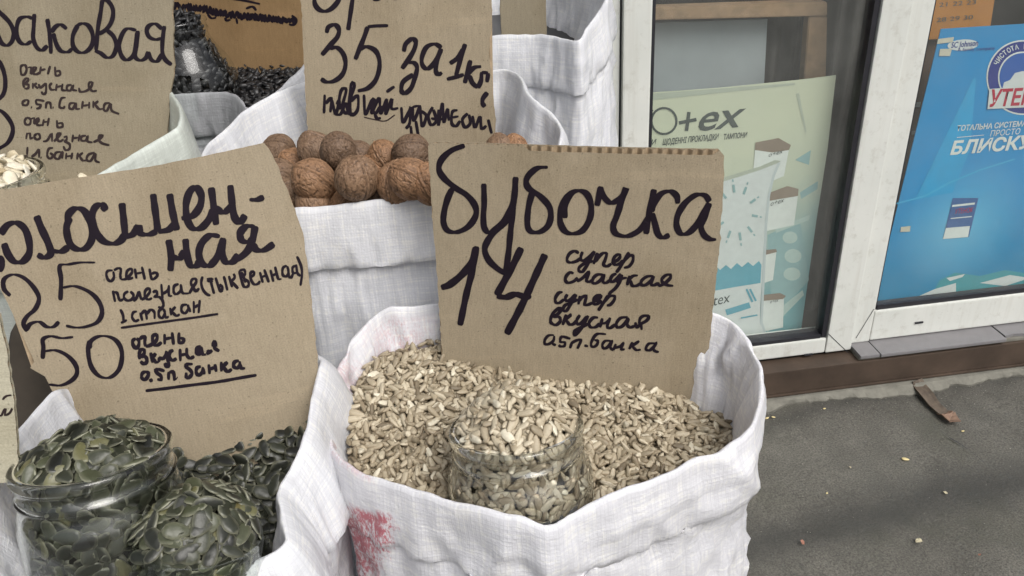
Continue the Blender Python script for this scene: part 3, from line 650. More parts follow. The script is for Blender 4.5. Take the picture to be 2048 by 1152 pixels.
def board(name, label, plane, outline_px, mat, th=.0036, amp=.0010, step=.004, seed=0, clean=(), grid=.025, torn=None, group='hand lettered cardboard price boards', creases=()):
    P = [plane.uv(*p) for p in outline_px]; O = rough_outline(P, amp, step, seed, clean)
    ctr = np.mean(P, 0); bot = plane.at(*ctr); low = min((plane.at(*p)[2], i) for i, p in enumerate(P))
    root = empty(name, tuple(plane.at(*P[low[1]])), label, 'price board', group)
    def sheet(h0, h1, nm, shrink=0.0, m=mat):
        bm = bmesh.new(); top_ = max(o[1] for o in O) - .006
        pts = [np.array(o) - (np.array([0, .0034 + .0012 * noise.noise(Vector((o[0] * 400, 1, 1)))]) if torn and nm == 'front_liner' and o[1] > top_ and torn[0] < o[0] < torn[1] else 0) + (ctr - np.array(o)) / np.linalg.norm(ctr - np.array(o)) * shrink for o in O]
        f = bm.faces.new([bm.verts.new((p[0], p[1], 0)) for p in pts])
        lo = np.min(pts, 0); hi = np.max(pts, 0)
        for ax in (0, 1):
            for t in np.arange(lo[ax] + grid, hi[ax], grid):
                co = Vector((t, 0, 0)) if ax == 0 else Vector((0, t, 0)); no = Vector((1, 0, 0)) if ax == 0 else Vector((0, 1, 0))
                bmesh.ops.bisect_plane(bm, geom=bm.verts[:] + bm.edges[:] + bm.faces[:], plane_co=co, plane_no=no, dist=1e-6)
        bmesh.ops.triangulate(bm, faces=[f for f in bm.faces if len(f.verts) > 4])
        r = bmesh.ops.extrude_face_region(bm, geom=bm.faces[:]); top = {v for v in r['geom'] if isinstance(v, bmesh.types.BMVert)}
        uvl = bm.loops.layers.uv.new('UVMap')
        for f in bm.faces:
            for l in f.loops: l[uvl].uv = (l.vert.co.x, l.vert.co.y)
        for v in bm.verts:
            h = h1 if v in top else h0
            v.co = plane.at(v.co.x, v.co.y, h)
        bmesh.ops.recalc_face_normals(bm, faces=bm.faces)
        o = bmobj(nm, bm, m, root); OCC.append(([tuple(v.co) for v in o.data.vertices], [tuple(p.vertices) for p in o.data.polygons])); return o
    sheet(-.0005, 0.0, 'front_liner'); sheet(-th, -th + .0005, 'back_liner')
    # the wavy fluting between the two liners
    lo = np.min(O, 0); hi = np.max(O, 0); bm = bmesh.new(); amp_ = (th - .0011) / 2; mid = -th / 2; prev = None
    Op = [tuple(o) for o in O]; step_ = .0068 / 10
    for x in np.arange(lo[0] + .001, hi[0] - .001, step_):
        ys = []
        for i in range(len(Op)):
            a, b = Op[i], Op[(i + 1) % len(Op)]
            if (a[0] > x) != (b[0] > x): ys.append(a[1] + (b[1] - a[1]) * (x - a[0]) / (b[0] - a[0]))
        if len(ys) < 2: prev = None; continue
        y0, y1 = min(ys) + .0006, max(ys) - .0003; h = mid + amp_ * math.sin(2 * math.pi * x / .0068)
        c = [bm.verts.new(plane.at(x, y0 + (y1 - y0) * t, h)) for t in (0, .33, .66, 1)]
        if prev:
            for k in range(3): bm.faces.new((prev[k], c[k], c[k + 1], prev[k + 1]))
        prev = c
    bmobj('fluted_core', bm, CORE, root)
    return root
def smooth_path(pts, step):
    P = np.array(pts, float)
    if len(P) < 3:
        n = max(2, int(np.linalg.norm(P[-1] - P[0]) / step)); return np.array([P[0] + (P[-1] - P[0]) * t for t in np.linspace(0, 1, n)])
    P = np.vstack([2 * P[0] - P[1], P, 2 * P[-1] - P[-2]]); out = []
    for i in range(1, len(P) - 2):
        p0, p1, p2, p3 = P[i - 1:i + 3]; n = max(2, int(np.linalg.norm(p2 - p1) / step))
        for t in np.linspace(0, 1, n, endpoint=False):
            out.append(.5 * ((2 * p1) + (-p0 + p2) * t + (2 * p0 - 5 * p1 + 4 * p2 - p3) * t * t + (-p0 + 3 * p1 - 3 * p2 + p3) * t ** 3))
    out.append(P[-2]); return np.array(out)
def write(plane, root, text, ox, oy, sc, strokes, w0, w1=None, name='handwriting', mat=None, lift=.00022, nibdeg=0, jit=.06):
    """marker strokes traced in reading order; w0 = nib length, w1 = nib thickness, in photo pixels"""
    w1 = w0 * .85 if w1 is None else w1
    bm = bmesh.new(); k = 0
    for st in strokes:
        P = smooth_path([(ox + x / sc, oy + y / sc) for x, y in st], 2.2)
        if len(P) < 3: P = np.array([P[0] + (P[-1] - P[0]) * t for t in (-.35, 0, .5, 1, 1.35)])
        T = np.gradient(P, axis=0); T /= np.linalg.norm(T, axis=1)[:, None] + 1e-9
        # extend ends a little so that the stroke has a nib-shaped end
        prev = None; L = len(P); nb = math.radians(nibdeg); phase = rng.uniform(0, 10)
        for i in range(L):
            ang = math.atan2(T[i, 1], T[i, 0]) - nb
            wd = w0 * abs(math.sin(ang)) + w1 * abs(math.cos(ang)); wd *= 1 + jit * math.sin(i * .35 + phase)
            e = min(i, L - 1 - i)
            if e == 0: wd *= .62
            elif e == 1: wd *= .9
            nn = np.array([-T[i, 1], T[i, 0]]) * wd / 2; h = lift + (k % 400) * 4e-7; k += 1
            a = plane.uv(*(P[i] + nn)); b = plane.uv(*(P[i] - nn))
            c = (bm.verts.new(plane.at(a[0], a[1], h)), bm.verts.new(plane.at(b[0], b[1], h)))
            if prev:
                try: bm.faces.new((prev[0], prev[1], c[1], c[0]))
                except ValueError: pass
            prev = c
    return bmobj(name, bm, mat or INK, root)

#---- board 1, in the kernels
P1 = Plane3((857, 287, .540), (1447, 302, .540), (1140, 770, .618)); P1.bend = lambda x, y: .0025 * math.sin(x * 14) + .0015 * math.sin(y * 11 + x * 5)
b1 = board('price_board', 'brown cardboard board lettered with price 14, standing in the sunflower kernels', P1, [(856, 292), (866, 286), (1060, 290), (1250, 295), (1438, 299), (1447, 310), (1444, 420), (1432, 560), (1418, 700), (1400, 830), (1397, 905), (886, 850), (884, 720), (876, 590), (862, 400)], KRAFT, seed=1, clean=(0, 1, 2, 3), th=.0048, torn=(.065, .196))
Z1 = (840, 270, 2.505)
write(P1, b1, 'бубочка', *Z1, [
 [(225,50),(160,75),(110,120),(95,170),(120,215),(175,262),(235,300),(275,350),(280,400),(245,455),(190,485),(140,480),(118,440),(122,380),(140,315),(162,268)],
 [(320,240),(322,340),(318,400),(322,460),(345,485),(380,468),(430,415),(465,340),(477,270),(478,205)],
 [(480,205),(470,330),(452,500),(442,600),(428,690)], [(428,690),(390,668),(345,625),(325,575),(338,530),(375,480),(430,430),(465,370)],
 [(640,155),(590,160),(550,190),(532,225),(545,262),(600,300),(645,350),(655,400),(640,450),(600,480),(555,478),(538,440),(545,350),(568,265)],
 [(765,278),(730,310),(705,370),(702,430),(725,475),(765,488),(815,470),(850,410),(856,345),(835,290),(795,272),(755,288),(728,340),(725,410)],
 [(905,250),(885,348)], [(898,262),(925,310),(955,332),(990,318),(1018,290),(1030,258),(1008,320),(985,395),(966,450),(980,487),(1030,500),(1080,482),(1115,450),(1145,405)],
 [(1170,265),(1152,350),(1138,430),(1130,490)], [(1288,338),(1283,300),(1250,276),(1205,288),(1170,335),(1158,378)], [(1160,385),(1175,440),(1190,490),(1215,508),(1248,494)],
 [(1448,330),(1425,298),(1380,295),(1330,330),(1293,385),(1282,440),(1300,485),(1335,488),(1375,455),(1420,385),(1447,335)], [(1447,335),(1425,400),(1405,450),(1420,495),(1450,517),(1482,520)]], 11.5, 6.5)
write(P1, b1, '14', *Z1, [[(105,768),(150,750),(210,700),(258,640),(282,560)], [(284,556),(262,680),(232,800),(200,956)], [(508,560),(470,640),(420,735),(384,802)], [(384,806),(430,810),(480,795),(530,808),(548,792)], [(627,592),(570,720),(510,850),(434,996)]], 11.5, 10)
Z1s = (1070, 480, 4.8)
write(P1, b1, 'супер сладкая супер вкусная', *Z1s, [
 [(420,115),(380,95),(335,115),(308,160),(312,195),(345,205),(400,190),(440,160)], [(455,100),(440,140),(440,180),(470,185),(520,150),(570,95)], [(570,95),(520,190),(480,260),(450,295),(420,285),(425,250),(480,210),(560,190)],
 [(600,110),(580,160),(560,220)], [(575,200),(610,150),(650,115),(685,120),(670,180),(655,225),(690,240),(730,215)], [(730,210),(790,180),(815,145),(800,125),(765,145),(745,190),(765,225),(810,215),(840,180)],
 [(900,105),(850,190),(800,270),(775,300)], [(850,190),(900,140),(935,140),(935,190),(900,240),(850,255)],
 [(370,310),(335,300),(300,335),(290,375),(315,400),(370,385),(410,350)], [(400,385),(440,365),(480,330),(515,295),(502,340),(492,380),(520,390),(550,370)],
 [(655,322),(600,320),(560,350),(550,395),(580,405),(630,370),(660,325),(650,390),(680,400),(720,370)], [(780,310),(740,330),(720,375),(745,390),(790,350),(820,310)], [(835,320),(810,390),(770,450),(720,495),(705,520)],
 [(780,400),(830,360),(880,350)], [(905,330),(882,425)], [(888,380),(935,335),(985,328)], [(915,375),(930,425),(970,428),(1020,400)], [(1135,335),(1070,340),(1020,380),(1020,420),(1060,420),(1110,380),(1135,340),(1112,410),(1140,425),(1180,400)],
 [(1180,395),(1192,430),(1250,400),(1295,355),(1295,325),(1255,328),(1215,365),(1225,402),(1270,425),(1325,432)],
 [(265,490),(225,500),(195,550),(200,590),(230,595),(280,560)], [(310,510),(290,550),(300,575),(340,560),(390,510)], [(395,510),(340,610),(300,670),(270,665),(285,620),(350,590),(410,560)],
 [(430,525),(415,610)], [(420,580),(450,540),(490,525),(480,580),(475,610),(510,610),(550,590)], [(550,590),(600,560),(632,530),(605,518),(565,550),(560,600),(590,605),(640,570)],
 [(700,520),(650,600),(605,668)], [(655,590),(710,530),(762,530),(755,570),(720,610),(685,618)],
 [(175,800),(150,780),(155,730),(185,680),(235,642),(250,660),(220,700),(180,730),(232,730),(242,770),(205,805),(165,800)], [(300,705),(265,808)], [(285,760),(340,712),(352,706)], [(300,760),(330,800),(370,795),(400,760)],
 [(430,710),(400,760),(410,800),(450,780),(500,722)], [(510,715),(460,810),(410,880),(378,905),(378,865),(430,835),(520,790)], [(605,735),(560,735),(520,780),(530,825),(580,825),(620,790)],
 [(645,740),(622,830)], [(620,792),(680,785),(720,750)], [(720,735),(692,820),(720,835),(770,800)], [(890,732),(820,740),(780,790),(790,830),(840,815),(895,745),(882,800),(910,830),(960,815)],
 [(960,780),(975,830),(1010,800),(1070,765),(1090,728),(1050,718),(1010,740),(1000,785),(1012,800)], [(1015,790),(1022,856)]], 5.6, 4.8)
write(P1, b1, '0.5п.банка', *Z1s, [
 [(182,905),(130,910),(95,950),(95,990),(130,992),(175,960),(185,912)], [(172,992),(194,1000)], [(340,940),(258,920),(242,968),(285,975),(282,1008),(245,1014),(225,1000)], [(355,968),(335,1032)], [(345,985),(390,958),(440,950),(422,1000),(405,1036)], [(480,1005),(502,1010)],
 [(682,895),(600,892),(560,930),(536,990),(552,1018),(590,1000),(602,960),(568,952)], [(725,958),(670,962),(645,1000),(660,1032),(700,1015),(738,960),(722,1020),(750,1052)], [(775,988),(750,1052)], [(755,1030),(820,1010),(852,972)], [(850,975),(825,1042),(860,1040)],
 [(935,972),(902,1042)], [(915,1018),(965,985),(1000,962)], [(935,1015),(970,1048),(1015,1045)], [(1150,985),(1090,990),(1062,1040),(1100,1052),(1150,1005),(1162,978),(1135,1040),(1155,1062),(1188,1070)]], 5.0, 4.4)

#---- board 2, in the green pumpkin seeds
P2 = Plane3((530, 290, .535), (0, 400, .505), (400, 900, .55)); P2.bend = lambda x, y: .003 * math.sin(x * 9 + 1)
b2 = board('price_board', 'large tilted cardboard board lettered with prices 25 and 50, front left', P2, [(-60, 384), (30, 376), (140, 358), (300, 334), (420, 310), (528, 286), (545, 310), (572, 372), (606, 465), (616, 540), (628, 640), (636, 735), (634, 960), (330, 1000), (200, 870), (112, 790), (92, 752), (78, 744), (62, 735), (70, 722), (20, 612), (-60, 450)], KRAFT, seed=5, clean=(0, 1, 2, 3, 4))
Z2 = (0, 340, 2.742)
write(P2, b2, 'голосеменная', *Z2, [
 [(-60,560),(-30,500),(0,480),(14,510),(0,555)], [(8,350),(50,300),(100,290),(145,325),(168,400),(165,460),(130,500),(85,500),(50,460),(28,400)],
 [(207,250),(235,320),(272,400),(285,455),(250,478),(212,462)], [(285,440),(340,445),(385,420)],
 [(390,260),(372,320),(390,400),(430,432),(480,425),(512,370),(505,290),(470,225),(425,210),(385,240),(378,290)], [(590,222),(565,190),(528,205),(512,260),(530,330),(570,385),(625,402),(668,385),(692,350)],
 [(675,180),(685,270),(694,365)], [(694,365),(735,350),(765,310),(778,345),(820,352),(868,335)], [(845,130),(858,230),(872,338)], [(872,338),(930,325),(965,290)], [(935,130),(952,230),(975,330)],
 [(1000,265),(1060,250),(1100,200),(1108,140),(1080,95),(1045,120),(1025,190),(1032,270),(1062,318),(1108,315),(1150,270),(1175,215)],
 [(1162,95),(1176,200),(1190,300)], [(1182,205),(1232,230),(1285,185)], [(1266,82),(1276,180),(1290,258),(1320,285),(1348,245)], [(1370,162),(1410,162),(1450,148)],
 [(930,380),(944,470),(940,552)], [(945,472),(990,480),(1015,440)], [(1022,375),(1030,460),(1048,518),(1080,522),(1108,490)], [(1210,362),(1155,358),(1110,400),(1095,460),(1115,512),(1155,520),(1195,475),(1220,410),(1228,370)], [(1225,375),(1222,450),(1240,500),(1280,500),(1310,460)],
 [(1400,308),(1355,308),(1322,340),(1326,380),(1362,393),(1402,368)], [(1402,305),(1388,380),(1368,430),(1330,470),(1290,492)], [(1385,405),(1410,435),(1450,437),(1505,402)]], 13.5, 7.5)
write(P2, b2, '25 50', *Z2, [
 [(62,688),(28,650),(28,598),(75,572),(135,588),(190,640),(220,700),(200,758),(155,800),(135,840),(155,882)], [(150,875),(172,842),(220,830),(262,856),(300,856),(330,828)],
 [(528,505),(450,505),(385,515),(335,525),(342,600),(338,712)], [(350,642),(420,635),(500,668),(550,720),(566,780),(540,830),(480,855),(420,860),(368,850)],
 [(408,912),(345,918),(285,908),(242,925),(244,970),(240,1032)], [(250,990),(310,985),(370,1010),(418,1060),(428,1110),(398,1150),(340,1176),(275,1172)],
 [(497,930),(490,990),(505,1070),(550,1125),(610,1132),(660,1085),(675,1005),(655,945),(610,912),(550,908),(505,935),(500,975)]], 9.0, 3.8)
Z3 = (200, 500, 4.655)
write(P2, b2, 'очень полезная (тыквенная) 1 стакан', *Z3, [
 [(130,185),(85,190),(70,220),(85,270),(115,285),(140,250),(135,195)], [(140,185),(180,165),(205,175),(200,230),(205,270)], [(205,270),(250,265),(285,235),(310,200),(300,170),(265,190),(255,240),(275,265),(320,252)], [(335,168),(350,262)], [(345,215),(400,205)], [(400,150),(428,272)], [(470,168),(492,265),(530,250),(546,222),(522,205),(490,218)],
 [(130,372),(152,478)], [(140,385),(170,395),(185,440),(200,465),(228,450)], [(275,378),(240,400),(235,440),(268,465),(310,450),(322,412),(292,380)], [(320,470),(350,440),(370,378)], [(372,375),(395,458)], [(395,458),(440,430),(475,380),(460,350),(430,380),(430,430),(460,455),(495,440)],
 [(500,390),(530,375),(542,410),(515,432),(560,432),(590,460),(600,510),(580,532),(550,522)], [(580,310),(592,452)], [(590,405),(640,370),(650,322)], [(650,320),(652,415),(682,420)], [(742,310),(700,330),(695,385),(720,405),(760,370),(760,312)], [(762,320),(775,390),(805,398),(838,398)],
 [(838,400),(870,345),(905,290),(895,262),(865,270),(855,305),(875,338),(898,378),(932,350)],
 [(962,240),(950,300),(965,360),(998,402),(1035,418)], [(1000,265),(1055,262),(1010,285),(1060,286)], [(1035,270),(1052,340),(1070,402)], [(1082,250),(1108,330),(1130,382),(1146,345),(1118,312)], [(1158,238),(1175,300),(1192,372)],
 [(1205,235),(1236,342)], [(1225,290),(1260,250),(1248,215)], [(1232,290),(1292,355)], [(1300,190),(1318,260),(1345,335),(1385,330),(1385,290),(1338,258)], [(1300,190),(1345,178),(1355,220),(1320,252)], [(1320,200),(1340,240),(1360,300)],
 [(1410,250),(1440,220),(1430,195),(1405,212),(1410,270),(1440,315),(1480,305),(1492,280)], [(1492,200),(1520,300)], [(1505,250),(1552,230)], [(1532,175),(1575,298)], [(1590,180),(1618,292)], [(1605,235),(1648,215)], [(1632,150),(1662,262),(1692,262)],
 [(1742,140),(1705,165),(1705,228),(1740,240),(1758,200),(1745,145)], [(1752,160),(1766,250),(1795,250)], [(1825,140),(1795,160),(1800,208),(1832,208)], [(1828,130),(1840,210),(1868,238)], [(1800,215),(1780,262)], [(1835,55),(1872,140),(1882,220),(1868,328)],
 [(200,545),(225,600),(230,665)], [(205,672),(262,645)], [(355,565),(320,575),(310,620),(338,655),(375,640)], [(385,575),(405,652)], [(392,592),(430,560),(448,642)], [(445,592),(480,550),(515,570),(518,635)], [(600,530),(560,560),(560,610),(590,625),(612,580),(600,540)], [(610,560),(622,622),(650,610)], [(662,530),(672,602)], [(665,575),(712,520)], [(680,570),(720,605),(752,590)], [(822,500),(775,510),(768,560),(800,582),(830,542),(825,500)], [(830,520),(850,572)], [(880,468),(882,582)], [(880,532),(932,500)], [(936,458),(925,582)],
 [(205,718),(400,690),(650,655),(900,620),(1108,588)]], 4.9, 4.3)
Z4 = (230, 640, 6.827)
write(P2, b2, 'очень вкусная 0.5п.банка', *Z4, [
 [(300,240),(258,270),(262,330),(300,375),(335,340),(340,270),(305,240)], [(350,250),(400,215),(425,230),(420,290),(430,352)], [(430,352),(500,330),(570,280),(590,220),(570,185),(530,210),(530,270),(560,330),(600,330),(652,290)], [(690,178),(692,322)], [(682,252),(785,228)], [(792,155),(812,325)], [(885,158),(888,290),(940,290),(952,250),(900,232)],
 [(352,525),(345,450),(370,390),(412,400),(410,450),(370,490),(430,490),(450,550),(410,588),(360,550)], [(500,430),(528,572)], [(525,500),(572,440)], [(540,510),(570,562),(612,560)], [(612,560),(625,500),(660,520),(705,470),(712,405)], [(712,410),(730,520),(748,600),(718,625),(692,570)], [(812,398),(765,425),(760,500),(800,538),(855,510)],
 [(900,380),(905,550)], [(900,470),(985,450)], [(990,365),(995,470),(1040,508),(1095,480)], [(1185,345),(1130,370),(1120,430),(1160,455),(1192,400),(1180,350)], [(1150,380),(1160,430)], [(1192,370),(1210,455),(1255,455)], [(1258,450),(1290,430),(1340,400)], [(1270,395),(1300,440)], [(1370,262),(1350,330),(1385,330),(1370,265)], [(1372,270),(1368,365),(1435,412)],
 [(440,690),(390,710),(378,770),(420,802),(460,760),(470,710),(435,690)], [(500,795),(512,822)], [(692,682),(610,660),(570,670),(592,712),(640,750),(642,800),(590,792)], [(745,690),(745,802)], [(750,705),(800,690),(820,740),(822,815)], [(850,780),(858,785)],
 [(1075,588),(1000,590),(980,620),(1040,670),(1062,720),(1020,772),(985,760),(985,700)], [(1185,618),(1130,640),(1120,700),(1150,742),(1200,700),(1212,628)], [(1212,640),(1232,730)], [(1290,590),(1302,725)], [(1300,662),(1372,630)], [(1372,588),(1392,695)], [(1460,555),(1462,690)], [(1470,632),(1545,558)], [(1490,632),(1545,690),(1605,655)], [(1702,540),(1640,560),(1628,620),(1680,642),(1712,592),(1708,548)], [(1712,580),(1732,642),(1785,645)],
 [(430,952),(700,920),(1000,880),(1400,830),(1700,778),(1940,737)]], 6.2, 5.6)

#---- board 3, in the walnuts
P3 = Plane3((605, 0, .705), (980, 0, .705), (800, 290, .742)); P3.bend = lambda x, y: .0018 * abs(math.sin((x - .083) * 18)) * (1 if x < .083 else -1)
b3 = board('price_board', 'creased cardboard board lettered with price 35, standing in the walnuts', P3, [(600, -60), (980, -62), (984, 40), (978, 100), (985, 180), (992, 240), (986, 330), (820, 345), (622, 335), (612, 200), (606, 60)], KRAFT, seed=9, clean=(0,))
Z5 = (610, 0, 3.972)
write(P3, b3, 'орех 35 за 1кг', *Z5, [
 [(85,-60),(80,20),(110,72),(160,90),(212,70),(262,15),(290,-50)], [(388,-60),(368,80),(345,240)], [(535,-60),(560,-8),(600,-10)], [(715,-50),(722,0)],
 [(175,262),(190,215),(240,197),(272,232),(262,290),(210,352),(137,437)], [(200,385),(258,378),(308,430),(325,510),(300,590),(240,640),(175,650),(130,625)],
 [(662,203),(580,205),(498,212)], [(500,212),(470,300),(432,395),(402,472)], [(430,395),(490,370),(558,400),(590,465),(590,550),(560,640),(500,700),(420,722)],
 [(785,410),(800,350),(850,308),(880,332),(868,390),(830,460),(770,545)], [(815,495),(868,500),(890,540),(872,620),(842,700),(795,740),(767,720),(780,650),(860,590)],
 [(1085,380),(1030,350),(965,375),(930,450),(930,510),(960,545),(1000,530),(1050,460),(1082,390)], [(1082,385),(1050,480),(1038,560),(1058,592),(1088,576)],
 [(1150,505),(1212,460),(1262,385)], [(1272,348),(1232,480),(1198,605)], [(1125,630),(1200,612),(1262,592)], [(1315,478),(1290,570),(1268,662)], [(1280,600),(1340,540),(1400,528)], [(1305,600),(1330,660),(1372,695)], [(1372,700),(1398,640),(1402,572)], [(1402,575),(1455,580)], [(1456,580),(1445,655)], [(1450,735),(1415,780),(1410,820),(1430,850)]], 8.2, 6.2)
write(P3, b3, 'новый урожай', *Z5, [
 [(160,750),(155,900)], [(168,822),(212,780),(205,892)], [(215,790),(250,900),(290,720),(330,715),(300,850),(340,890),(370,670),(395,680),(362,800),(420,760),(420,870),(370,912),(360,800)], [(230,900),(285,905),(325,820),(350,900),(400,900)], [(255,830),(275,800),(280,870)],
 [(470,750),(482,905),(530,800),(552,790),(530,900),(590,780),(602,900),(650,790),(642,905),(690,790),(690,862),(742,858)], [(495,880),(520,850),(560,900),(600,850),(650,860)], [(648,730),(712,686)], [(555,905),(575,940),(605,935)],
 [(765,850),(780,970),(830,880),(840,850),(830,980),(800,1022)], [(790,950),(850,860),(862,960),(905,850),(852,850)], [(800,925),(862,905)], [(840,1000),(850,1110)], [(880,960),(905,1108)], [(912,835),(930,1000),(962,920),(920,880)], [(1015,850),(980,920),(1000,992),(1042,960),(1020,870)], [(1060,870),(1060,992),(1090,825),(1102,970),(1132,870),(1142,960)], [(1000,940),(1060,950),(1120,940)],
 [(1212,875),(1170,890),(1165,980),(1200,1002),(1232,960)], [(1160,935),(1220,925)], [(1292,900),(1250,950),(1270,1012),(1312,980),(1302,910)], [(1330,920),(1350,1012),(1390,930),(1402,1022),(1442,1000)], [(1455,950),(1482,1062)]], 5.6, 4.6)
write(P3, b3, 'lines', *Z5, [[(470,930),(560,950),(640,960),(715,912)]], 2.2, 2.0, mat=INK2)

#---- board 4, far left
P4 = Plane3((345, 0, .675), (0, 0, .655), (340, 280, .700)); P4.bend = lambda x, y: .002 * math.sin(x * 10)
b4 = board('price_board', 'cardboard board lettered in thin cursive, leaning in the greenish sack at upper left', P4, [(-130, -70), (340, -64), (346, 10), (346, 90), (350, 130), (341, 190), (336, 250), (330, 420), (-130, 430)], KRAFT_G, seed=13, clean=(0,))
Z6 = (0, 0, 5.689)
write(P4, b4, 'кабаковая', *Z6, [
 [(-60,60),(0,135),(60,190),(130,270),(168,370),(150,470),(95,518),(35,495),(0,430),(-30,330)], [(385,215),(320,193),(240,215),(205,300),(208,420),(250,490),(310,505),(370,470)], [(402,160),(395,300),(390,440),(430,540),(490,572),(552,520)],
 [(548,215),(570,350),(585,500),(590,612)], [(595,370),(640,308),(700,282),(770,330)], [(618,380),(650,500),(700,578),(780,592),(830,555)], [(895,285),(840,400),(840,520),(900,592),(980,592),(1050,520),(1062,400),(1020,300),(950,268),(885,290)],
 [(1170,0),(1150,150),(1120,330),(1100,575)], [(1172,2),(1240,20),(1290,110),(1280,230),(1220,330),(1130,390)], [(1225,345),(1300,420),(1330,530),(1290,635),(1220,655),(1150,605),(1085,578)],
 [(1555,345),(1450,328),(1390,400),(1360,520),(1390,640),(1450,682),(1520,630),(1550,500),(1560,365)], [(1572,350),(1560,500),(1540,640),(1600,687),(1665,655),(1688,585)], [(1688,590),(1725,680),(1790,695),(1850,610)], [(1845,330),(1770,272),(1700,292),(1672,350),(1700,420),(1770,450),(1840,435)], [(1872,295),(1852,450),(1850,600),(1885,682),(1955,738)]], 8.2, 4.6, mat=INK)
write(P4, b4, '0 0', 0, 0, 1, [[(-30,110),(-5,118),(8,138),(13,165),(8,190),(-12,206)], [(-30,222),(0,220),(20,238),(28,260),(18,285),(-6,300)]], 8.5, 3.5)
Z7 = (20, 120, 5.2375)
write(P4, b4, 'очень вкусная 0.5п.банка очень полезная 1л.банка', *Z7, [
 [(160,50),(125,70),(130,150),(165,150),(185,100),(170,55),(140,55)], [(200,80),(230,80),(225,150)], [(230,150),(270,110),(285,80),(255,80),(255,140),(290,150),(320,130)], [(335,68),(320,152)], [(325,112),(382,95)], [(430,62),(405,152)], [(480,70),(490,162),(535,150),(525,115),(490,122)],
 [(160,290),(150,230),(185,190),(205,210),(170,250),(205,260),(200,295),(160,300)], [(250,240),(250,302)], [(255,270),(292,240)], [(270,270),(305,300)], [(310,250),(330,290),(385,242)], [(390,240),(385,340),(360,358),(338,330)], [(450,240),(425,270),(440,310),(482,310)], [(500,250),(490,325)], [(495,285),(552,270)], [(560,248),(555,310),(602,320)], [(655,260),(610,270),(605,310),(640,320),(670,265),(665,310),(712,320)], [(730,290),(742,332),(800,325),(850,290),(870,240),(840,235),(832,280),(870,325),(918,320)],
 [(180,415),(145,440),(150,470),(190,470),(205,430),(180,415)], [(232,495),(240,498)], [(372,430),(290,418),(290,460),(332,470),(320,500),(285,508)], [(385,508),(395,450),(430,450),(440,512)], [(458,497),(465,498)], [(592,393),(550,400),(530,450),(530,495),(570,502),(582,480)], [(695,450),(640,455),(630,500),(665,512),(700,455),(702,510),(742,510)], [(772,428),(760,512)], [(765,480),(832,470)], [(838,438),(835,508)], [(880,428),(880,502)], [(882,470),(932,428)], [(900,470),(940,512),(982,510)], [(1052,448),(1000,460),(990,520),(1020,532),(1060,460),(1072,530),(1150,566)],
 [(185,600),(165,640),(180,675),(220,670),(225,620),(185,600)], [(235,615),(265,610),(260,670)], [(260,670),(310,640),(310,610),(285,630),(300,680),(350,680)], [(365,620),(352,692)], [(360,650),(402,645)], [(418,605),(402,692)], [(500,628),(510,702),(560,695),(552,660),(512,665)],
 [(190,760),(180,828)], [(190,772),(220,770),(225,820),(252,810)], [(290,770),(265,800),(290,832),(325,815),(315,775),(288,770)], [(355,852),(400,840),(442,770)], [(450,762),(450,855)], [(470,852),(520,800),(540,768),(510,770),(500,820),(530,852),(570,830)], [(570,810),(602,800),(600,840),(580,850),(632,880),(630,930),(590,942),(568,900)], [(670,780),(660,862)], [(665,820),(722,810)], [(738,778),(725,852)], [(805,790),(760,800),(755,840),(800,842),(822,795),(820,850),(872,862)], [(880,860),(940,830),(978,790),(945,788),(935,830),(970,870),(1048,892)],
 [(195,908),(190,992)], [(158,1002),(202,1005)], [(235,1012),(280,980),(312,928)], [(318,930),(315,1022)], [(332,1020),(340,1022)], [(462,918),(415,930),(400,1000),(430,1032),(460,1000),(430,970)], [(542,960),(490,970),(480,1020),(520,1032),(560,960),(555,1032)], [(600,970),(595,1038)], [(600,1010),(652,1000)], [(662,968),(650,1038)], [(720,968),(710,1042)], [(720,1010),(772,968)], [(740,1010),(770,1050),(812,1046)], [(895,968),(830,990),(810,1040),(850,1056),(902,980),(902,1050),(948,1072)]], 4.2, 3.8, mat=INK2)

#---- board 5, behind the black seeds, and a small one in the tall sack
P5 = Plane3((345, 0, 1.02), (610, 0, 1.0), (480, 130, 1.04))
b5 = board('price_board', 'orange brown cardboard board with scribbled lines above the black seeds', P5, [(250, -90), (640, -90), (645, 180), (250, 170)], KRAFT_D, seed=17, clean=(0,), step=.008)
z = [(130, 70)]; zz = random.Random(5); band = [(130, 60), (300, 75), (470, 95), (620, 140), (800, 160), (1000, 178), (1200, 205), (1430, 222)]
xs_ = np.interp(np.linspace(0, 1, 110), np.linspace(0, 1, 8), [b[0] for b in band]); ys_ = np.interp(xs_, [b[0] for b in band], [b[1] for b in band])
zig = [(x + zz.uniform(-14, 14), y + (38 if i % 2 else -38) * zz.uniform(.5, 1.1)) for i, (x, y) in enumerate(zip(xs_, ys_))]
write(P5, b5, 'scribble', 320, 0, 5.2375, [zig[:40], zig[40:75], zig[75:], [(760, -10), (900, 10), (1050, 42)], [(500,150),(540,190),(590,185)], [(680,185),(700,215),(740,205)], [(800,190),(812,250)], [(900,90),(970,70),(1010,110)], [(1380,160),(1430,210),(1400,260),(1350,255)], [(200,-40),(500,-60),(640,-20),(1000,-10)]], 4.6, 3.6)
P6 = Plane3((1000, 0, 1.02), (1092, 0, 1.03), (1040, 60, 1.04))
b6 = board('price_board', 'small blank looking cardboard board standing inside the tall white sack', P6, [(1003, -80), (1088, -84), (1092, 0), (1094, 110), (1006, 106), (1000, 20)], KRAFT_G, seed=21, step=.008)
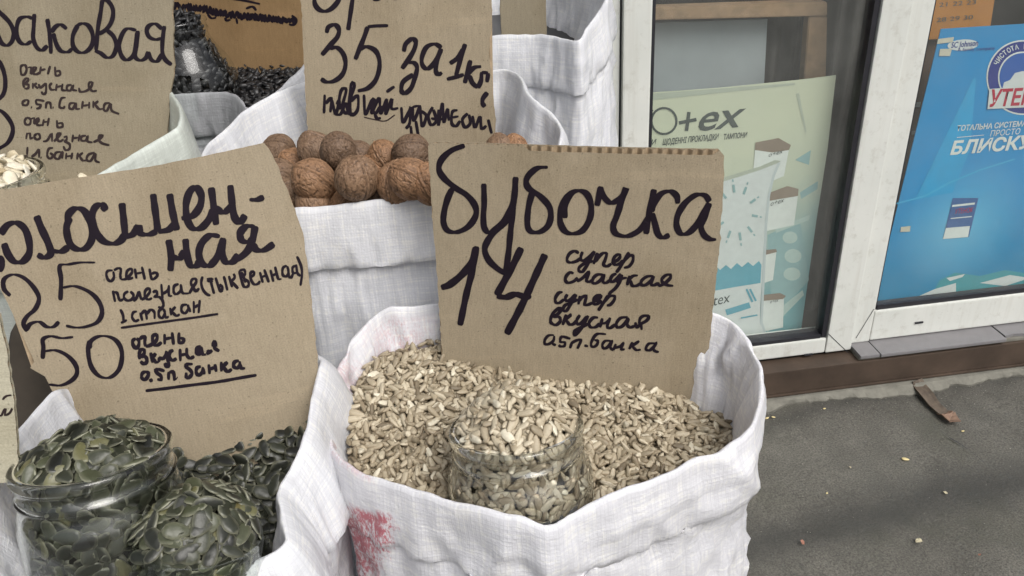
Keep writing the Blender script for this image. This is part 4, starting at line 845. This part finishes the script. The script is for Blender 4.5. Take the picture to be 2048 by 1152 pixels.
#---- pale card at the far left edge
P7 = Plane3((0, 640, .40), (34, 900, .43), (-40, 900, .425))
b7 = board('price_card', 'pale beige card with one curly letter at the left edge', P7, [(-70, 618), (-2, 632), (14, 700), (26, 790), (34, 880), (36, 960), (-70, 980)], KRAFT_P, seed=25, group=None)
write(P7, b7, 'й', 0, 560, 3.841, [[(20,918),(45,892),(88,882)], [(-20,1030),(10,1040),(30,1000),(45,990),(40,1035),(75,1020),(95,985),(92,1000)]], 3.8, 3.2, mat=INK2)
# dark brown crumpled bag behind the board
BAGM = simple('dark_brown_cloth', (.055, .045, .034), .8, .35, 18, .5)
def crumple(name, label, ctr, rad, mat, seed, cat):
    bm = bmesh.new(); bmesh.ops.create_icosphere(bm, subdivisions=5, radius=1)
    for v in bm.verts:
        d = v.co.normalized(); r = 1 + .16 * noise.noise(d * 2.2 + Vector((seed, 0, 0))) + .07 * abs(noise.noise(d * 6 + Vector((seed, 3, 0)))) + .02 * noise.noise(d * 18)
        v.co = Vector(ctr) + Vector((d.x * rad[0], d.y * rad[1], d.z * rad[2])) * r
    return tag(bmobj(name, bm, mat, None, True), label, cat)
cb = UD(40, 700, .78)
crumple('crumpled_bag', 'dark brown crumpled bag behind the tilted board, at the left edge', (-.31, .555, .50), (.10, .05, .52), BAGM, 3, 'bag')

# ------------------------------------------------------------------ jars
def lathe(prof, n=72):
    v = []; f = []
    for r, z in prof:
        for i in range(n): a = 2 * math.pi * i / n; v.append((r * math.cos(a), r * math.sin(a), z))
    for j in range(len(prof) - 1):
        for i in range(n): k = (i + 1) % n; f.append((j * n + i, j * n + k, (j + 1) * n + k, (j + 1) * n + i))
    return v, f
def frame(top, tilt_dir, tilt):
    """matrix whose origin is the centre of the jar mouth and whose z runs up the jar's axis"""
    ax = Vector((tilt_dir[0] * math.sin(tilt), tilt_dir[1] * math.sin(tilt), math.cos(tilt))); q = Vector((0, 0, 1)).rotation_difference(ax)
    m = q.to_matrix().to_4x4(); m.translation = Vector(top); return m
def make_jar(name, label, Mx, s, H, mat=None, grp='glass jars of seeds', prof=None, cat='jar', thin=True):
    P = prof or [(.0405, -.002), (.0412, 0), (.0425, .0), (.0436, -.0012), (.0440, -.0032), (.0436, -.0055), (.0420, -.007), (.0412, -.010), (.0412, -.013), (.0428, -.0150), (.0436, -.0165), (.0428, -.018), (.0424, -.020), (.0436, -.0245), (.0462, -.0285), (.0474, -.033), (.0478, -.038), (.0476, -.060), (.0474, -H + .008), (.046, -H + .003), (.040, -H), (.0, -H + .002)]
    # subdivide sharp profile for smooth highlights
    q = [(r * s, z * s) for r, z in P]
    qi = [(max(0, r - .0024 * s), z) for r, z in q[1:-1]][::-1]
    full = [(0, (-H + .006) * s)] + [(r, max(z, (-H + .006) * s)) for r, z in qi] + q if not thin else q
    v, f = lathe(full); root = empty(name, Mx @ Vector((0, 0, -H * s)), label, cat, grp)
    v = [tuple(Mx @ Vector(p)) for p in v]
    me = bpy.data.meshes.new('glass_body'); me.from_pydata(v, [], f); bm = bmesh.new(); bm.from_mesh(me); bmesh.ops.remove_doubles(bm, verts=bm.verts, dist=1e-6); bmesh.ops.recalc_face_normals(bm, faces=bm.faces); bm.to_mesh(me); bm.free()
    link('glass_body', me, mat or JARG, root, True)
    return root
def jar_from_px(px, py, dia_px, dia): z = dia * F / dia_px; return UD(px, py, z)
topA = jar_from_px(1031, 850, 272, .086); MA = frame(topA, (0, 1), math.radians(14))
make_jar('jar', 'half litre glass jar heaped with pale kernels, standing in the front sack', MA, .98, .062, GLASS, thin=False)
topB = jar_from_px(184, 904, 312, .086); MB = frame(topB, (.06, 1), math.radians(15))
make_jar('jar', 'large glass jar of green pumpkin seeds at the bottom left', MB, .95, .098, GLASS, thin=False, prof=[(.0405, -.002), (.0412, 0), (.0425, .0), (.0436, -.0012), (.0440, -.0032), (.0436, -.0055), (.0420, -.007), (.0412, -.010), (.0412, -.013), (.0428, -.0150), (.0436, -.0165), (.0428, -.018), (.0424, -.020), (.0430, -.0245), (.0444, -.0285), (.0452, -.033), (.0456, -.038), (.0456, -.060), (.0454, -.090), (.044, -.095), (.040, -.098), (.0, -.096)])
topE = UY(352, 40, 1.012); ME = frame(topE, (0, 0), 0)
make_jar('jar', 'big dark glass jar of black seeds half hidden by the upper left board', ME, .80, .17, JARG, prof=[(.0400, 0), (.0420, 0), (.0425, -.004), (.0405, -.007), (.0405, -.011), (.0425, -.014), (.0405, -.018), (.0405, -.024), (.048, -.040), (.062, -.062), (.070, -.085), (.073, -.11), (.073, -.168), (.06, -.17), (0, -.168)])
topF = UD(-38, 352, .60); MF = frame(topF, (0, 0), 0)
make_jar('jar', 'glass jar heaped with white pumpkin seeds at the far left edge', MF, .98, .095, GLASS, thin=False)
# faceted tumbler
topT = UD(402, 1052, .435); MT = frame(topT, (.62, .42), math.radians(20))
def tumbler():
    n = 80; prof = [(0, -.092, 0), (.0245, -.090, 0), (.0290, -.055, 0), (.0328, -.016, 0), (.0338, -.004, 0), (.0343, -.0008, 0), (.0350, .0004, 0), (.0358, -.0008, 0), (.0362, -.003, 0), (.0360, -.012, 0), (.0352, -.016, .5), (.0345, -.020, 1), (.031, -.06, 1), (.0275, -.095, 1), (.0262, -.098, .3), (0, -.098, 0)]
    v, f = [], []
    for r, z, fc in prof:
        for i in range(n):
            a = 2 * math.pi * i / n; k = 16; aa = (a % (2 * math.pi / k)) - math.pi / k; rr = r * (1 - fc * .035 * (1 - abs(aa) * k / math.pi) ** 1.0)
            v.append(tuple(MT @ Vector((rr * math.cos(a), rr * math.sin(a), z))))
    for j in range(len(prof) - 1):
        for i in range(n): k = (i + 1) % n; f.append((j * n + i, j * n + k, (j + 1) * n + k, (j + 1) * n + i))
    root = empty('tumbler', MT @ Vector((0, 0, -.098)), 'faceted drinking glass heaped with pumpkin seeds beside the large jar', 'glass')
    pymesh('glass_body', v, f, JARG, root, True)
tumbler()

# ------------------------------------------------------------------ seeds
def seed_mesh(L, W, T, rows, sides, shape):
    """closed pointed body; shape(t) gives (half width, half thickness) for t in 0..1 along the length"""
    v = [(-L / 2, 0, 0)]; e = [1.0]
    for j in range(1, rows):
        t = j / rows; a, b = shape(t)
        for i in range(sides):
            th = 2 * math.pi * i / sides; v.append((-L / 2 + L * t, a * W / 2 * math.cos(th), b * T / 2 * math.sin(th))); e.append(abs(math.cos(th)) ** 8)
    v.append((L / 2, 0, 0)); e.append(1.0); f = []
    for i in range(sides): f.append((0, 1 + (i + 1) % sides, 1 + i))
    for j in range(rows - 2):
        for i in range(sides):
            k = (i + 1) % sides; a = 1 + j * sides; b = a + sides; f.append((a + i, a + k, b + k)); f.append((a + i, b + k, b + i))
    a = 1 + (rows - 2) * sides; n = len(v) - 1
    for i in range(sides): f.append((a + i, a + (i + 1) % sides, n))
    return np.array(v), np.array(f), np.array(e)
def sh_kernel(t): a = math.sin(math.pi * min(1, t ** .72)) ** .62; return a, a
def sh_pump(t): a = math.sin(math.pi * t ** .78) ** .72; return a, min(1, a * 1.2)
class Seeds:
    def __init__(s, name, base, mat, scale_rng, labels, cat, group, stufflabel):
        s.name, s.base, s.mat, s.sr, s.labels, s.cat, s.group, s.sl = name, base, mat, scale_rng, labels, cat, group, stufflabel
        s.P, s.N, s.T, s.z, s.extra = [], [], [], [], []
    def add(s, p, n, zone, tilt=.4, tone=None):
        n = np.asarray(n, float) + rng.normal(0, tilt, 3); n /= np.linalg.norm(n); s.P.append(p); s.N.append(n); s.z.append(zone); s.T.append(rng.beta(2.2, 2.2) if tone is None else tone() if callable(tone) else tone)
    def build(s, nind, occ, region, step=3.0):
        V, Fc, E = s.base; n = len(s.P); P = np.array(s.P); Nn = np.array(s.N)
        a = rng.normal(size=(n, 3)); X = a - Nn * np.sum(a * Nn, 1)[:, None]; X /= np.linalg.norm(X, axis=1)[:, None]; Y = np.cross(Nn, X)
        sc = rng.uniform(*s.sr, size=n); sy = rng.uniform(.85, 1.15, n)
        # 8 slightly curled variants so the seeds are not copies of one form
        nv = 8; VV = []
        for k in range(nv):
            q = V.copy(); q[:, 2] += (q[:, 0] ** 2) * rng.uniform(-4, 4); q[:, 1] += (q[:, 0] ** 2) * rng.uniform(-7, 7); q[:, 2] += q[:, 0] * q[:, 1] * rng.uniform(-8, 8)
            q += rng.normal(0, .00012, q.shape); VV.append(q)
        VV = np.array(VV); var = rng.integers(0, nv, n); loc = VV[var] * sc[:, None, None]; loc[:, :, 1] *= sy[:, None]
        W = P[:, None, :] + loc[:, :, 0:1] * X[:, None] + loc[:, :, 1:2] * Y[:, None] + loc[:, :, 2:3] * Nn[:, None]
        ff = (np.arange(n)[:, None, None] * len(V) + Fc[None]).reshape(-1, 3)
        chosen = np.zeros(n, bool)
        if nind:
            verts = W.reshape(-1, 3).tolist(); polys = ff.tolist(); nf = len(Fc); m0 = len(polys)
            for ov, of in occ:
                b = len(verts); verts += [tuple(map(float, p)) for p in ov]; polys += [tuple(i + b for i in q) for q in of]
            bv = BVHTree.FromPolygons(verts, polys); cnt = np.zeros(n); x0, y0, x1, y1 = region
            for px in np.arange(x0, x1, step):
                for py in np.arange(y0, y1, step):
                    h = bv.ray_cast(Vector(CAM), Vector(ray(px, py)))
                    if h[2] is not None and h[2] < m0: cnt[h[2] // nf] += 1
            idx = np.argsort(-cnt)[:nind]; idx = idx[cnt[idx] > 0]; chosen[idx] = True
            for k in range(nv): pass
            cache = {}
            for i in idx:
                tb = int(s.T[i] * 5.999); key = (int(var[i]), tb)
                if key not in cache:
                    me = bpy.data.meshes.new(s.name); me.from_pydata(VV[var[i]].tolist(), [], Fc.tolist()); 
                    at = me.attributes.new('tone', 'FLOAT', 'POINT'); at.data.foreach_set('value', [ (tb + .5) / 6] * len(V)); at = me.attributes.new('edge', 'FLOAT', 'POINT'); at.data.foreach_set('value', E.tolist())
                    me.materials.append(s.mat); me.shade_smooth(); cache[key] = me
                o = bpy.data.objects.new(s.name, cache[key]); COL.objects.link(o)
                m = Matrix(((X[i][0] * sc[i], Y[i][0] * sc[i] * sy[i], Nn[i][0] * sc[i], P[i][0]), (X[i][1] * sc[i], Y[i][1] * sc[i] * sy[i], Nn[i][1] * sc[i], P[i][1]), (X[i][2] * sc[i], Y[i][2] * sc[i] * sy[i], Nn[i][2] * sc[i], P[i][2]), (0, 0, 0, 1)))
                o.matrix_world = m; lab, grp = s.labels(P[i], s.z[i]); tag(o, lab, s.cat, grp)
        keep = ~chosen; k = int(keep.sum()); W2 = W[keep]; ff = (np.arange(k)[:, None, None] * len(V) + Fc[None]).reshape(-1, 3)
        vv = W2.reshape(-1, 3); tone = np.repeat(np.array(s.T)[keep], len(V)); edge = np.tile(E, k)
        for ev, ef in s.extra:
            b = len(vv); vv = np.vstack([vv, ev]); ff = np.vstack([ff, np.array(ef) + b]); tone = np.concatenate([tone, np.full(len(ev), .02)]); edge = np.concatenate([edge, np.zeros(len(ev))])
        me = bpy.data.meshes.new(s.name); me.vertices.add(len(vv)); me.vertices.foreach_set('co', vv.ravel()); me.loops.add(ff.size); me.loops.foreach_set('vertex_index', ff.ravel().astype(np.int32)); me.polygons.add(len(ff)); me.polygons.foreach_set('loop_start', np.arange(0, ff.size, 3, dtype=np.int32)); me.update(calc_edges=True)
        me.attributes.new('tone', 'FLOAT', 'POINT').data.foreach_set('value', tone); me.attributes.new('edge', 'FLOAT', 'POINT').data.foreach_set('value', edge)
        o = link('heap_of_' + s.name + 's', me, s.mat, None, True); tag(o, s.sl[0], s.sl[1], None, 'stuff')
def poly_xy(rim, shrink):
    c = rim[:, :2].mean(0); return [tuple(c + (p - c) * (1 - shrink / np.linalg.norm(p - c))) for p in rim[::4, :2]]
def fill(sd, rim, hf, sp, layers, th, zone, tilt=.4, shrink=.012, avoid=(), tone=None):
    P = poly_xy(rim, shrink); xs = [p[0] for p in P]; ys = [p[1] for p in P]; e = .004
    for L in range(layers):
        for x in np.arange(min(xs), max(xs), sp):
            for y in np.arange(min(ys), max(ys), sp):
                X, Y = x + rng.uniform(-.5, .5) * sp, y + rng.uniform(-.5, .5) * sp
                if not inpoly(X, Y, P): continue
                z = hf(X, Y) - L * th + rng.uniform(-.5, .5) * th
                q = Vector((X, Y, z)); bad = False
                for Mx, r in avoid:
                    l = Mx.inverted() @ q
                    if math.hypot(l.x, l.y) < r and l.z < .012: bad = True
                if bad: continue
                n = (-(hf(X + e, Y) - hf(X - e, Y)) / (2 * e), -(hf(X, Y + e) - hf(X, Y - e)) / (2 * e), 1)
                sd.add((X, Y, z), n, zone, tilt, tone)
    # a dark bed below, so that no gap shows through to the sack's bottom
    c = rim[:, :2].mean(0); ring = [(float(c[0] + (p[0] - c[0]) * k), float(c[1] + (p[1] - c[1]) * k)) for k in (1.0, .66, .33) for p in rim[::6, :2]]; m = len(rim[::6]); v = [(x, y, hf(x, y) - layers * th - .001) for x, y in ring] + [(c[0], c[1], hf(*c) - layers * th - .001)]
    f = []
    for k in range(2):
        for i in range(m): j = (i + 1) % m; f += [(k * m + i, k * m + j, (k + 1) * m + j), (k * m + i, (k + 1) * m + j, (k + 1) * m + i)]
    for i in range(m): f.append((2 * m + i, 2 * m + (i + 1) % m, 3 * m))
    sd.extra.append((np.array(v), f))
def jarfill(sd, Mx, R, H, top, sp, th, zone, s=1.0, wallr=None, tone=None, tilt=.45, rimr=None, toptilt=.5, lay=2, power=1.6, off=(0, 0)):
    """heap above the mouth plus the seeds pressed against the glass"""
    rr = rimr or R
    for L in range(lay):
        for x in np.arange(-rr, rr, sp):
            for y in np.arange(-rr, rr, sp):
                X, Y = x + rng.uniform(-.5, .5) * sp, y + rng.uniform(-.5, .5) * sp; q = math.hypot(X, Y) / rr
                if q > .97: continue
                g = math.hypot(X - off[0], Y - off[1]) / rr
                z = top * max(0, 1 - g ** power) - L * th + rng.uniform(-.5, .5) * th; k = top * power * g ** (power - 1) / rr
                n = (X / (rr * q + 1e-6) * k, Y / (rr * q + 1e-6) * k, 1); p = Mx @ Vector((X, Y, z)); n = Mx.to_3x3() @ Vector(n); sd.add(tuple(p), tuple(n), zone, toptilt, tone)
    wr_ = wallr or (lambda z: R)
    for z in np.arange(-.004, -H, -sp * .8):
        r = wr_(z); m = int(2 * math.pi * r / sp)
        for i in range(m):
            a = 2 * math.pi * (i + rng.uniform(-.5, .5)) / m; zz = z + rng.uniform(-.5, .5) * sp; r2 = wr_(zz) - rng.uniform(.0, .0025)
            p = Mx @ Vector((r2 * math.cos(a), r2 * math.sin(a), zz)); n = Mx.to_3x3() @ Vector((math.cos(a), math.sin(a), 0)); sd.add(tuple(p), tuple(n), zone, tilt * .55, tone)
    prof = [(.001, top - 3.2 * th)] + [(rr * q, top * max(0, 1 - q ** power) - 3.2 * th) for q in (.3, .6, .85)] + [(wr_(-.01) - .006, -.012), (wr_(-.05) - .006, -.05), (wr_(-H) - .006, -H), (.001, -H)]
    v, f = lathe(prof, 20); ft = []
    for a, b, c, d in f: ft += [(a, b, c), (a, c, d)]
    sd.extra.append((np.array([tuple(Mx @ Vector(p)) for p in v]), ft))

def klabel(p, zone):
    x, y = PIX(p)
    if zone == 'jar':
        w_ = 'behind the glass wall of the jar' if y > 900 else ('at the left of the heap on the jar' if x < 970 else 'at the right of the heap on the jar' if x > 1090 else 'at the front middle of the heap on the jar' if y > 820 else 'at the back of the heap on the jar')
        return 'pale hulled sunflower kernel ' + w_, 'sunflower kernels ' + w_
    if x < 900 or x > 1165:
        a = 'left' if x < 900 else 'right'; b = ('up by the board' if y < 830 else 'down by the front rim') if 800 < x < 1300 else ('up along the %s rim' % a if y < 850 else 'low along the %s rim' % a)
        return 'sunflower kernel loose in front sack, %s of the jar, %s' % (a, b), 'kernels %s of the jar, %s' % (a, b)
    return 'hulled sunflower kernel lying in the front sack between jar and board', 'kernels behind the jar'
kern = Seeds('sunflower_kernel', seed_mesh(.0120, .0052, .0032, 8, 8, sh_kernel), KERN, (.66, 1.16), klabel, 'seed', None, ('mass of pale hulled sunflower kernels filling the front sack and its jar', 'seeds'))
def hA(x, y):
    b = float(np.interp(x, [-.1, -.009, .034, .091, .14, .186, .23], [.950, .953, .943, .929, .926, .904, .900])); f = .912 - .04 * (x - .06)
    t = max(0, min(1.25, (y - .36) / .135)); t = t if t < 1 else 1 + (t - 1) * .4
    return f + (b - f) * t + .003 * noise.noise(Vector((x * 30, y * 30, 0)))
WJ = lambda z: (.0385 if z > -.018 else .0385 + .0055 * min(1, (-z - .018) / .015))
fill(kern, A_rim, hA, .0047, 3, .0030, 'sack', .58, avoid=((MA, .047),))
jarfill(kern, MA, .040, .055, .027, .0046, .0029, 'jar', wallr=WJ, rimr=.0385, lay=3, toptilt=.55, tone=lambda: min(1, .22 + .85 * rng.beta(2.2, 2.2)))
kern.build(300, OCC, (640, 600, 1530, 1060), 3.5)

def plabel(p, zone):
    x, y = PIX(p)
    if zone == 'jar':
        w_ = 'behind the wall of the large jar at bottom left' if y > 985 else ('at the left of the large jar mouth' if x < 130 else 'at the right of the large jar mouth' if x > 235 else 'in the middle of the large jar mouth')
        return 'dark green pumpkin seed ' + w_, 'pumpkin seeds ' + w_
    if zone == 'glass' and x < 400: return 'dark green pumpkin seed on the left half of the heaped drinking glass', 'pumpkin seeds left on the drinking glass'
    if zone == 'sack':
        w_ = 'near the right rim' if x > 500 else 'behind the drinking glass' if y < 985 else 'beside the drinking glass'
        return 'dark green pumpkin seed loose in the front left sack, ' + w_, 'loose pumpkin seeds ' + w_
    if zone == 'glass': return 'dark green pumpkin seed on the right half of the heaped drinking glass', 'pumpkin seeds right on the drinking glass'
    return 'dark green pumpkin seed lying loose in the front left sack', 'loose pumpkin seeds in the front left sack'
pump = Seeds('pumpkin_seed', seed_mesh(.0158, .0086, .0026, 9, 12, sh_pump), PUMP, (.82, 1.12), plabel, 'seed', None, ('mass of dark green pumpkin seeds filling the front left sack', 'seeds'))
def hB(x, y): return .866 + (y - .33) * .64 if x > -.19 else .885 + (y - .33) * .55 + .004 * noise.noise(Vector((x * 25, y * 25, 2)))
fill(pump, B_rim, hB, .0078, 3, .0030, 'sack', .38, tone=lambda: .62 * rng.beta(2, 2.6), avoid=((MB, .048), (MT, .037)))  # lower tones put the shade deep in the sack into the seed colour
WB = lambda z: (.0335 if z > -.018 else .0335 + .0042 * min(1, (-z - .018) / .015))
jarfill(pump, MB, .040, .088, .014, .0066, .0028, 'jar', wallr=WB, rimr=.0352, lay=3, toptilt=.42)
jarfill(pump, MT, .034, .08, .021, .0066, .0028, 'glass', wallr=lambda z: .0302 + z * .105, rimr=.0325, lay=3, toptilt=.28, power=2.2, tone=None)
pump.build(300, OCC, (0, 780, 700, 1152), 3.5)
wp_ = Seeds('white_pumpkin_seed', seed_mesh(.019, .0105, .0028, 8, 8, sh_pump), WPUMP, (.85, 1.1), lambda p, z: ('white pumpkin seed heaped in the jar at the far left edge', 'white pumpkin seeds in the far left jar'), 'seed', None, ('white pumpkin seeds filling the jar and sack at the far left', 'seeds'))
jarfill(wp_, MF, .040, .06, .010, .0085, .003, 'jar', rimr=.034, lay=3, toptilt=.42, wallr=lambda z: .036)
fill(wp_, F_rim, lambda x, y: 1.06, .011, 1, .003, 'sack', .5, avoid=((MF, .047),))
wp_.build(40, OCC, (0, 290, 90, 400), 2.5)
bl = Seeds('black_sunflower_seed', seed_mesh(.013, .007, .004, 6, 6, sh_kernel), BLACKS, (.85, 1.1), None, 'seed', None, ('dark mass of black sunflower seeds in the back left sack and jar', 'seeds'))
fill(bl, E_rim, lambda x, y: 1.040 + max(0, (y - .95)) * .12, .0085, 2, .003, 'sack', .5, avoid=((ME, .058),))
jarfill(bl, ME, .029, .12, .008, .008, .003, 'jar', rimr=.027, wallr=lambda z: (.027 if z > -.020 else .027 + .024 * min(1, (-z - .020) / .05)))
bl.build(0, OCC, (0, 0, 1, 1))

# ------------------------------------------------------------------ walnuts
def mat_walnut():
    n = N('walnut_shell'); c = n.coord('Object'); oi = n.n('ShaderNodeObjectInfo')
    big = n.noise(c, 40, 4); fine = n.noise(n.mapping(c, (1, 1, .3)), 300, 4, .65, .6)
    col = n.ramp(fine, [(.25, (.13, .082, .052)), (.5, (.235, .155, .10)), (.78, (.32, .22, .145))])
    col = n.mix(col, n.ramp(oi.outputs['Random'], [(0, (.62, .60, .60)), (.6, (1.0, .95, .90)), (1, (1.30, 1.02, .76))]), .85, 'MULTIPLY')
    col = n.mix(col, n.ramp(big, [(.3, (.8, .8, .8)), (.7, (1.12, 1.1, 1.08))]), .8, 'MULTIPLY')
    at = n.n('ShaderNodeAttribute', attribute_name='groove'); col = n.mix(col, (.03, .016, .01), n.math('MULTIPLY', at.outputs['Fac'], .85))
    return n.done(n.principled(col, .58, .35, 0, n.bump(fine, .5, .0012)))
WAL = mat_walnut()
def walnut_mesh(seed):
    bm = bmesh.new(); bmesh.ops.create_icosphere(bm, subdivisions=6, radius=1); R = .0160; g = []
    for v in bm.verts:
        d = v.co.normalized(); th = math.atan2(d.y, d.x); lat = math.asin(max(-1, min(1, d.z)))
        seam = math.exp(-((d.x) / .055) ** 2); seamn = math.exp(-((abs(d.x) - .10) / .035) ** 2)
        # long shell furrows running from pole to pole, wavering and branching
        q = Vector((d.x * 5.2, d.y * 5.2, d.z * 1.5)) + Vector((seed * 3.1, 0, 0)); q += Vector((noise.noise(q * 1.3), noise.noise(q * 1.3 + Vector((9, 9, 9))), 0)) * .6
        fur = max(0, 1 - abs(noise.noise(q)) * 8); fur2 = max(0, 1 - abs(noise.noise(q * 2.1 + Vector((4, 4, 4)))) * 9)
        r = 1 + .03 * seam - .035 * seamn - .050 * fur - .025 * fur2 + .04 * noise.noise(d * 1.6 + Vector((seed, 0, 0))) + .012 * noise.noise(d * 9)
        if d.z > .9: r += (d.z - .9) * .6
        v.co = Vector((d.x * 1.0, d.y * .95, d.z * 1.08)) * (R * r); g.append(min(1, fur ** 1.5 * .8 + seamn * .45 + fur2 ** 2 * .5))
    me = bpy.data.meshes.new('walnut'); bm.to_mesh(me); bm.free(); me.attributes.new('groove', 'FLOAT', 'POINT').data.foreach_set('value', g); me.materials.append(WAL); me.shade_smooth(); return me
WM = [walnut_mesh(k) for k in range(6)]
wal = [ # photo position, height, look
 (558, 303, 1.066, 1.00, 'walnut behind the tilted board corner, leftmost in the walnut sack'), (632, 303, 1.072, 1.05, 'smooth rounded walnut touching the lower left of the price 35 board'), (676, 302, 1.084, .98, 'pinkish walnut overlapping its left neighbour, below the price 35 board'),
 (628, 362, 1.072, 1.12, 'large grey brown walnut with slanting furrows near the cuff'), (714, 357, 1.080, 1.10, 'orange brown walnut with a dark open seam, front and middle'), (769, 315, 1.066, .92, 'small walnut with its tip up, under the fold of the board'),
 (822, 308, 1.074, 1.05, 'walnut with a curved dark seam beside the corner of the price 14 board'), (792, 366, 1.074, .98, 'dull smooth walnut at the cuff, left of two overlapping ones'), (822, 358, 1.082, 1.0, 'walnut with a pit on top, right of the dull smooth one'), (862, 368, 1.078, 1.0, 'walnut mostly hidden behind the price 14 board'),
 (630, 410, 1.053, 1.0, 'low walnut half sunk behind the cuff, left end'), (560, 352, 1.058, .95, 'shaded walnut squeezed against the tilted board edge'), (592, 392, 1.052, 1.0, 'dark walnut low beside the tilted board'), (700, 412, 1.050, 1.0, 'reddish walnut sunk behind the middle of the cuff'), (760, 408, 1.050, 1.0, 'walnut sunk behind the cuff under the dull smooth one'),
 (718, 318, 1.060, .98, 'shaded walnut deep between the board and the orange one'), (590, 330, 1.056, .95, 'shaded walnut between the leftmost ones'), (845, 402, 1.050, 1.0, 'walnut low at the right end of the cuff'),
 (1000, 300, 1.066, .85, 'reddish nut peeking out right of the price 35 board'), (1030, 301, 1.064, .82, 'rightmost reddish nut beside the price 35 board'), (668, 345, 1.056, 1, 'walnut hidden deep between the two large front ones'), (745, 345, 1.054, 1, 'walnut deep behind the orange one'), (800, 335, 1.056, 1, 'walnut in the shade under the overlapping ones'), (940, 330, 1.06, 1, 'walnut behind the top edge of the price 14 board')]
for i, (px, py, h, s, lab) in enumerate(wal):
    o = bpy.data.objects.new('walnut', WM[i % 6]); COL.objects.link(o); o.location = Vector(UZ(px, py, h - .003)); o.scale = (s,) * 3
    o.rotation_euler = (rng.uniform(-.7, .7), rng.uniform(-.7, .7), rng.uniform(0, 6.28)); tag(o, lab, 'walnut', 'walnuts in the middle sack')
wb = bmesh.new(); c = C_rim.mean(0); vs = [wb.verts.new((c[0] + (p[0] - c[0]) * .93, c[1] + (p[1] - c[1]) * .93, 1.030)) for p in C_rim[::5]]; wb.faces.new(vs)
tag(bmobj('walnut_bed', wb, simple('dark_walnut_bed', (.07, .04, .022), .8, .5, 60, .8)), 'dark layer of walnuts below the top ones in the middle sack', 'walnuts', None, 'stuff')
# filling inside the tall white sack
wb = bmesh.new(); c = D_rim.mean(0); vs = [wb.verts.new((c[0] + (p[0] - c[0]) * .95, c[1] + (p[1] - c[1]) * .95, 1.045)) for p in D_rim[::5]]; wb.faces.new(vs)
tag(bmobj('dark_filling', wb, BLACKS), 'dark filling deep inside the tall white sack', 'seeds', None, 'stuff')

# ------------------------------------------------------------------ litter on the pavement
LEAF = simple('dry_leaf_bit', (.42, .38, .26), .7, .3, 90); LEAFR = simple('reddish_scrap', (.28, .13, .09), .7, .3, 90); SEEDW = simple('fallen_seed', (.62, .52, .27), .5, .1, 90)
def flake(name, label, px, py, size, mat, cat, n=7, seed=0, asp=1.0):
    c = UZ(px, py, .003); bm = bmesh.new(); rs = random.Random(seed); pts = []
    for i in range(n):
        a = 2 * math.pi * i / n; r = size * .62 * rs.uniform(.4, 1.2); pts.append((c[0] + r * math.cos(a), c[1] + r * asp * math.sin(a), .0045 + rs.uniform(0, .005)))
    a = [bm.verts.new(p) for p in pts]; m = bm.verts.new((c[0], c[1], .007)); b = [bm.verts.new((p[0], p[1], p[2] - .0008)) for p in pts]; m2 = bm.verts.new((c[0], c[1], .0062))
    for i in range(n):
        j = (i + 1) % n; bm.faces.new((a[i], a[j], m)); bm.faces.new((b[j], b[i], m2)); bm.faces.new((a[j], a[i], b[i], b[j]))
    return tag(bmobj(name, bm, mat), label, cat)
km = bpy.data.meshes.new('fallen_seed'); V_, F_, E_ = seed_mesh(.015, .0085, .003, 7, 8, sh_pump); km.from_pydata(V_.tolist(), [], F_.tolist()); km.materials.append(SEEDW); km.shade_smooth()
for px, py, r, s, lab in ((1811, 918, -.5, 1.2, 'yellow seed lying alone on the asphalt right of the sacks'), (1534, 836, .3, .8, 'left one of two pale seeds near the concrete footing'), (1547, 834, -.4, .7, 'right one of two pale seeds near the concrete footing'), (1649, 817, .2, .6, 'tiny pale seed under the chipped footing'), (1654, 986, .9, .5, 'tiny pale seed on the asphalt below the yellow one'), (1926, 862, .1, .6, 'tiny pale seed on the asphalt below the rusty bracket')):
    o = bpy.data.objects.new('fallen_seed', km); COL.objects.link(o); o.location = Vector(UZ(px, py, .004)); o.rotation_euler = (0, 0, r); o.scale = (s,) * 3; tag(o, lab, 'seed')
flake('leaf_scrap', 'pale curled leaf scrap on the asphalt at the lower right', 1836, 1082, .017, LEAF, 'leaf', 8, 3, .6)
flake('leaf_scrap', 'small whitish scrap on the asphalt above the curled leaf', 1891, 986, .009, LEAF, 'scrap', 6, 4)
flake('leaf_scrap', 'small reddish scrap on the asphalt near the front sack', 1604, 1087, .008, LEAFR, 'scrap', 6, 5)
flake('leaf_scrap', 'faint pinkish scrap low on the right of the asphalt', 1957, 1112, .007, LEAFR, 'scrap', 5, 6)
flake('leaf_scrap', 'whitish crumb in the dark streak of the asphalt', 1700, 936, .007, LEAF, 'scrap', 6, 7)
bm = bmesh.new(); prev = None
for i, (px, py) in enumerate([(1888, 866), (1900, 876), (1918, 886), (1935, 898), (1950, 910), (1968, 924)]):
    p = UZ(px, py, .0065); wd = .0035 if i in (1, 2) else .0018; c = (bm.verts.new(p + np.array([0, wd, 0])), bm.verts.new(p - np.array([0, wd, 0])))
    if prev: bm.faces.new((prev[0], prev[1], c[1], c[0]))
    prev = c
tag(bmobj('twig', bm, RUB), 'thin dark crack-like twig on the asphalt below the bracket', 'twig')
rg = np.random.default_rng(3); g = Seeds('grit', seed_mesh(.006, .004, .003, 4, 5, sh_kernel), simple('light_grit', (.30, .29, .25), .9, .3, 90), (.15, .45), None, None, None, ('loose light grit scattered over the asphalt', 'grit'))
for k in range(1200):
    x, y = rg.uniform(-.1, 2.3), rg.uniform(.55, 1.52)
    if rg.random() < .45: y = 1.515 - abs(rg.normal(0, .05))
    g.add((x, y, .003 + .0045 * noise.noise(Vector((x * 7, y * 7, 1)))), (0, 0, 1), 'g', .3)
g.build(0, None, None)
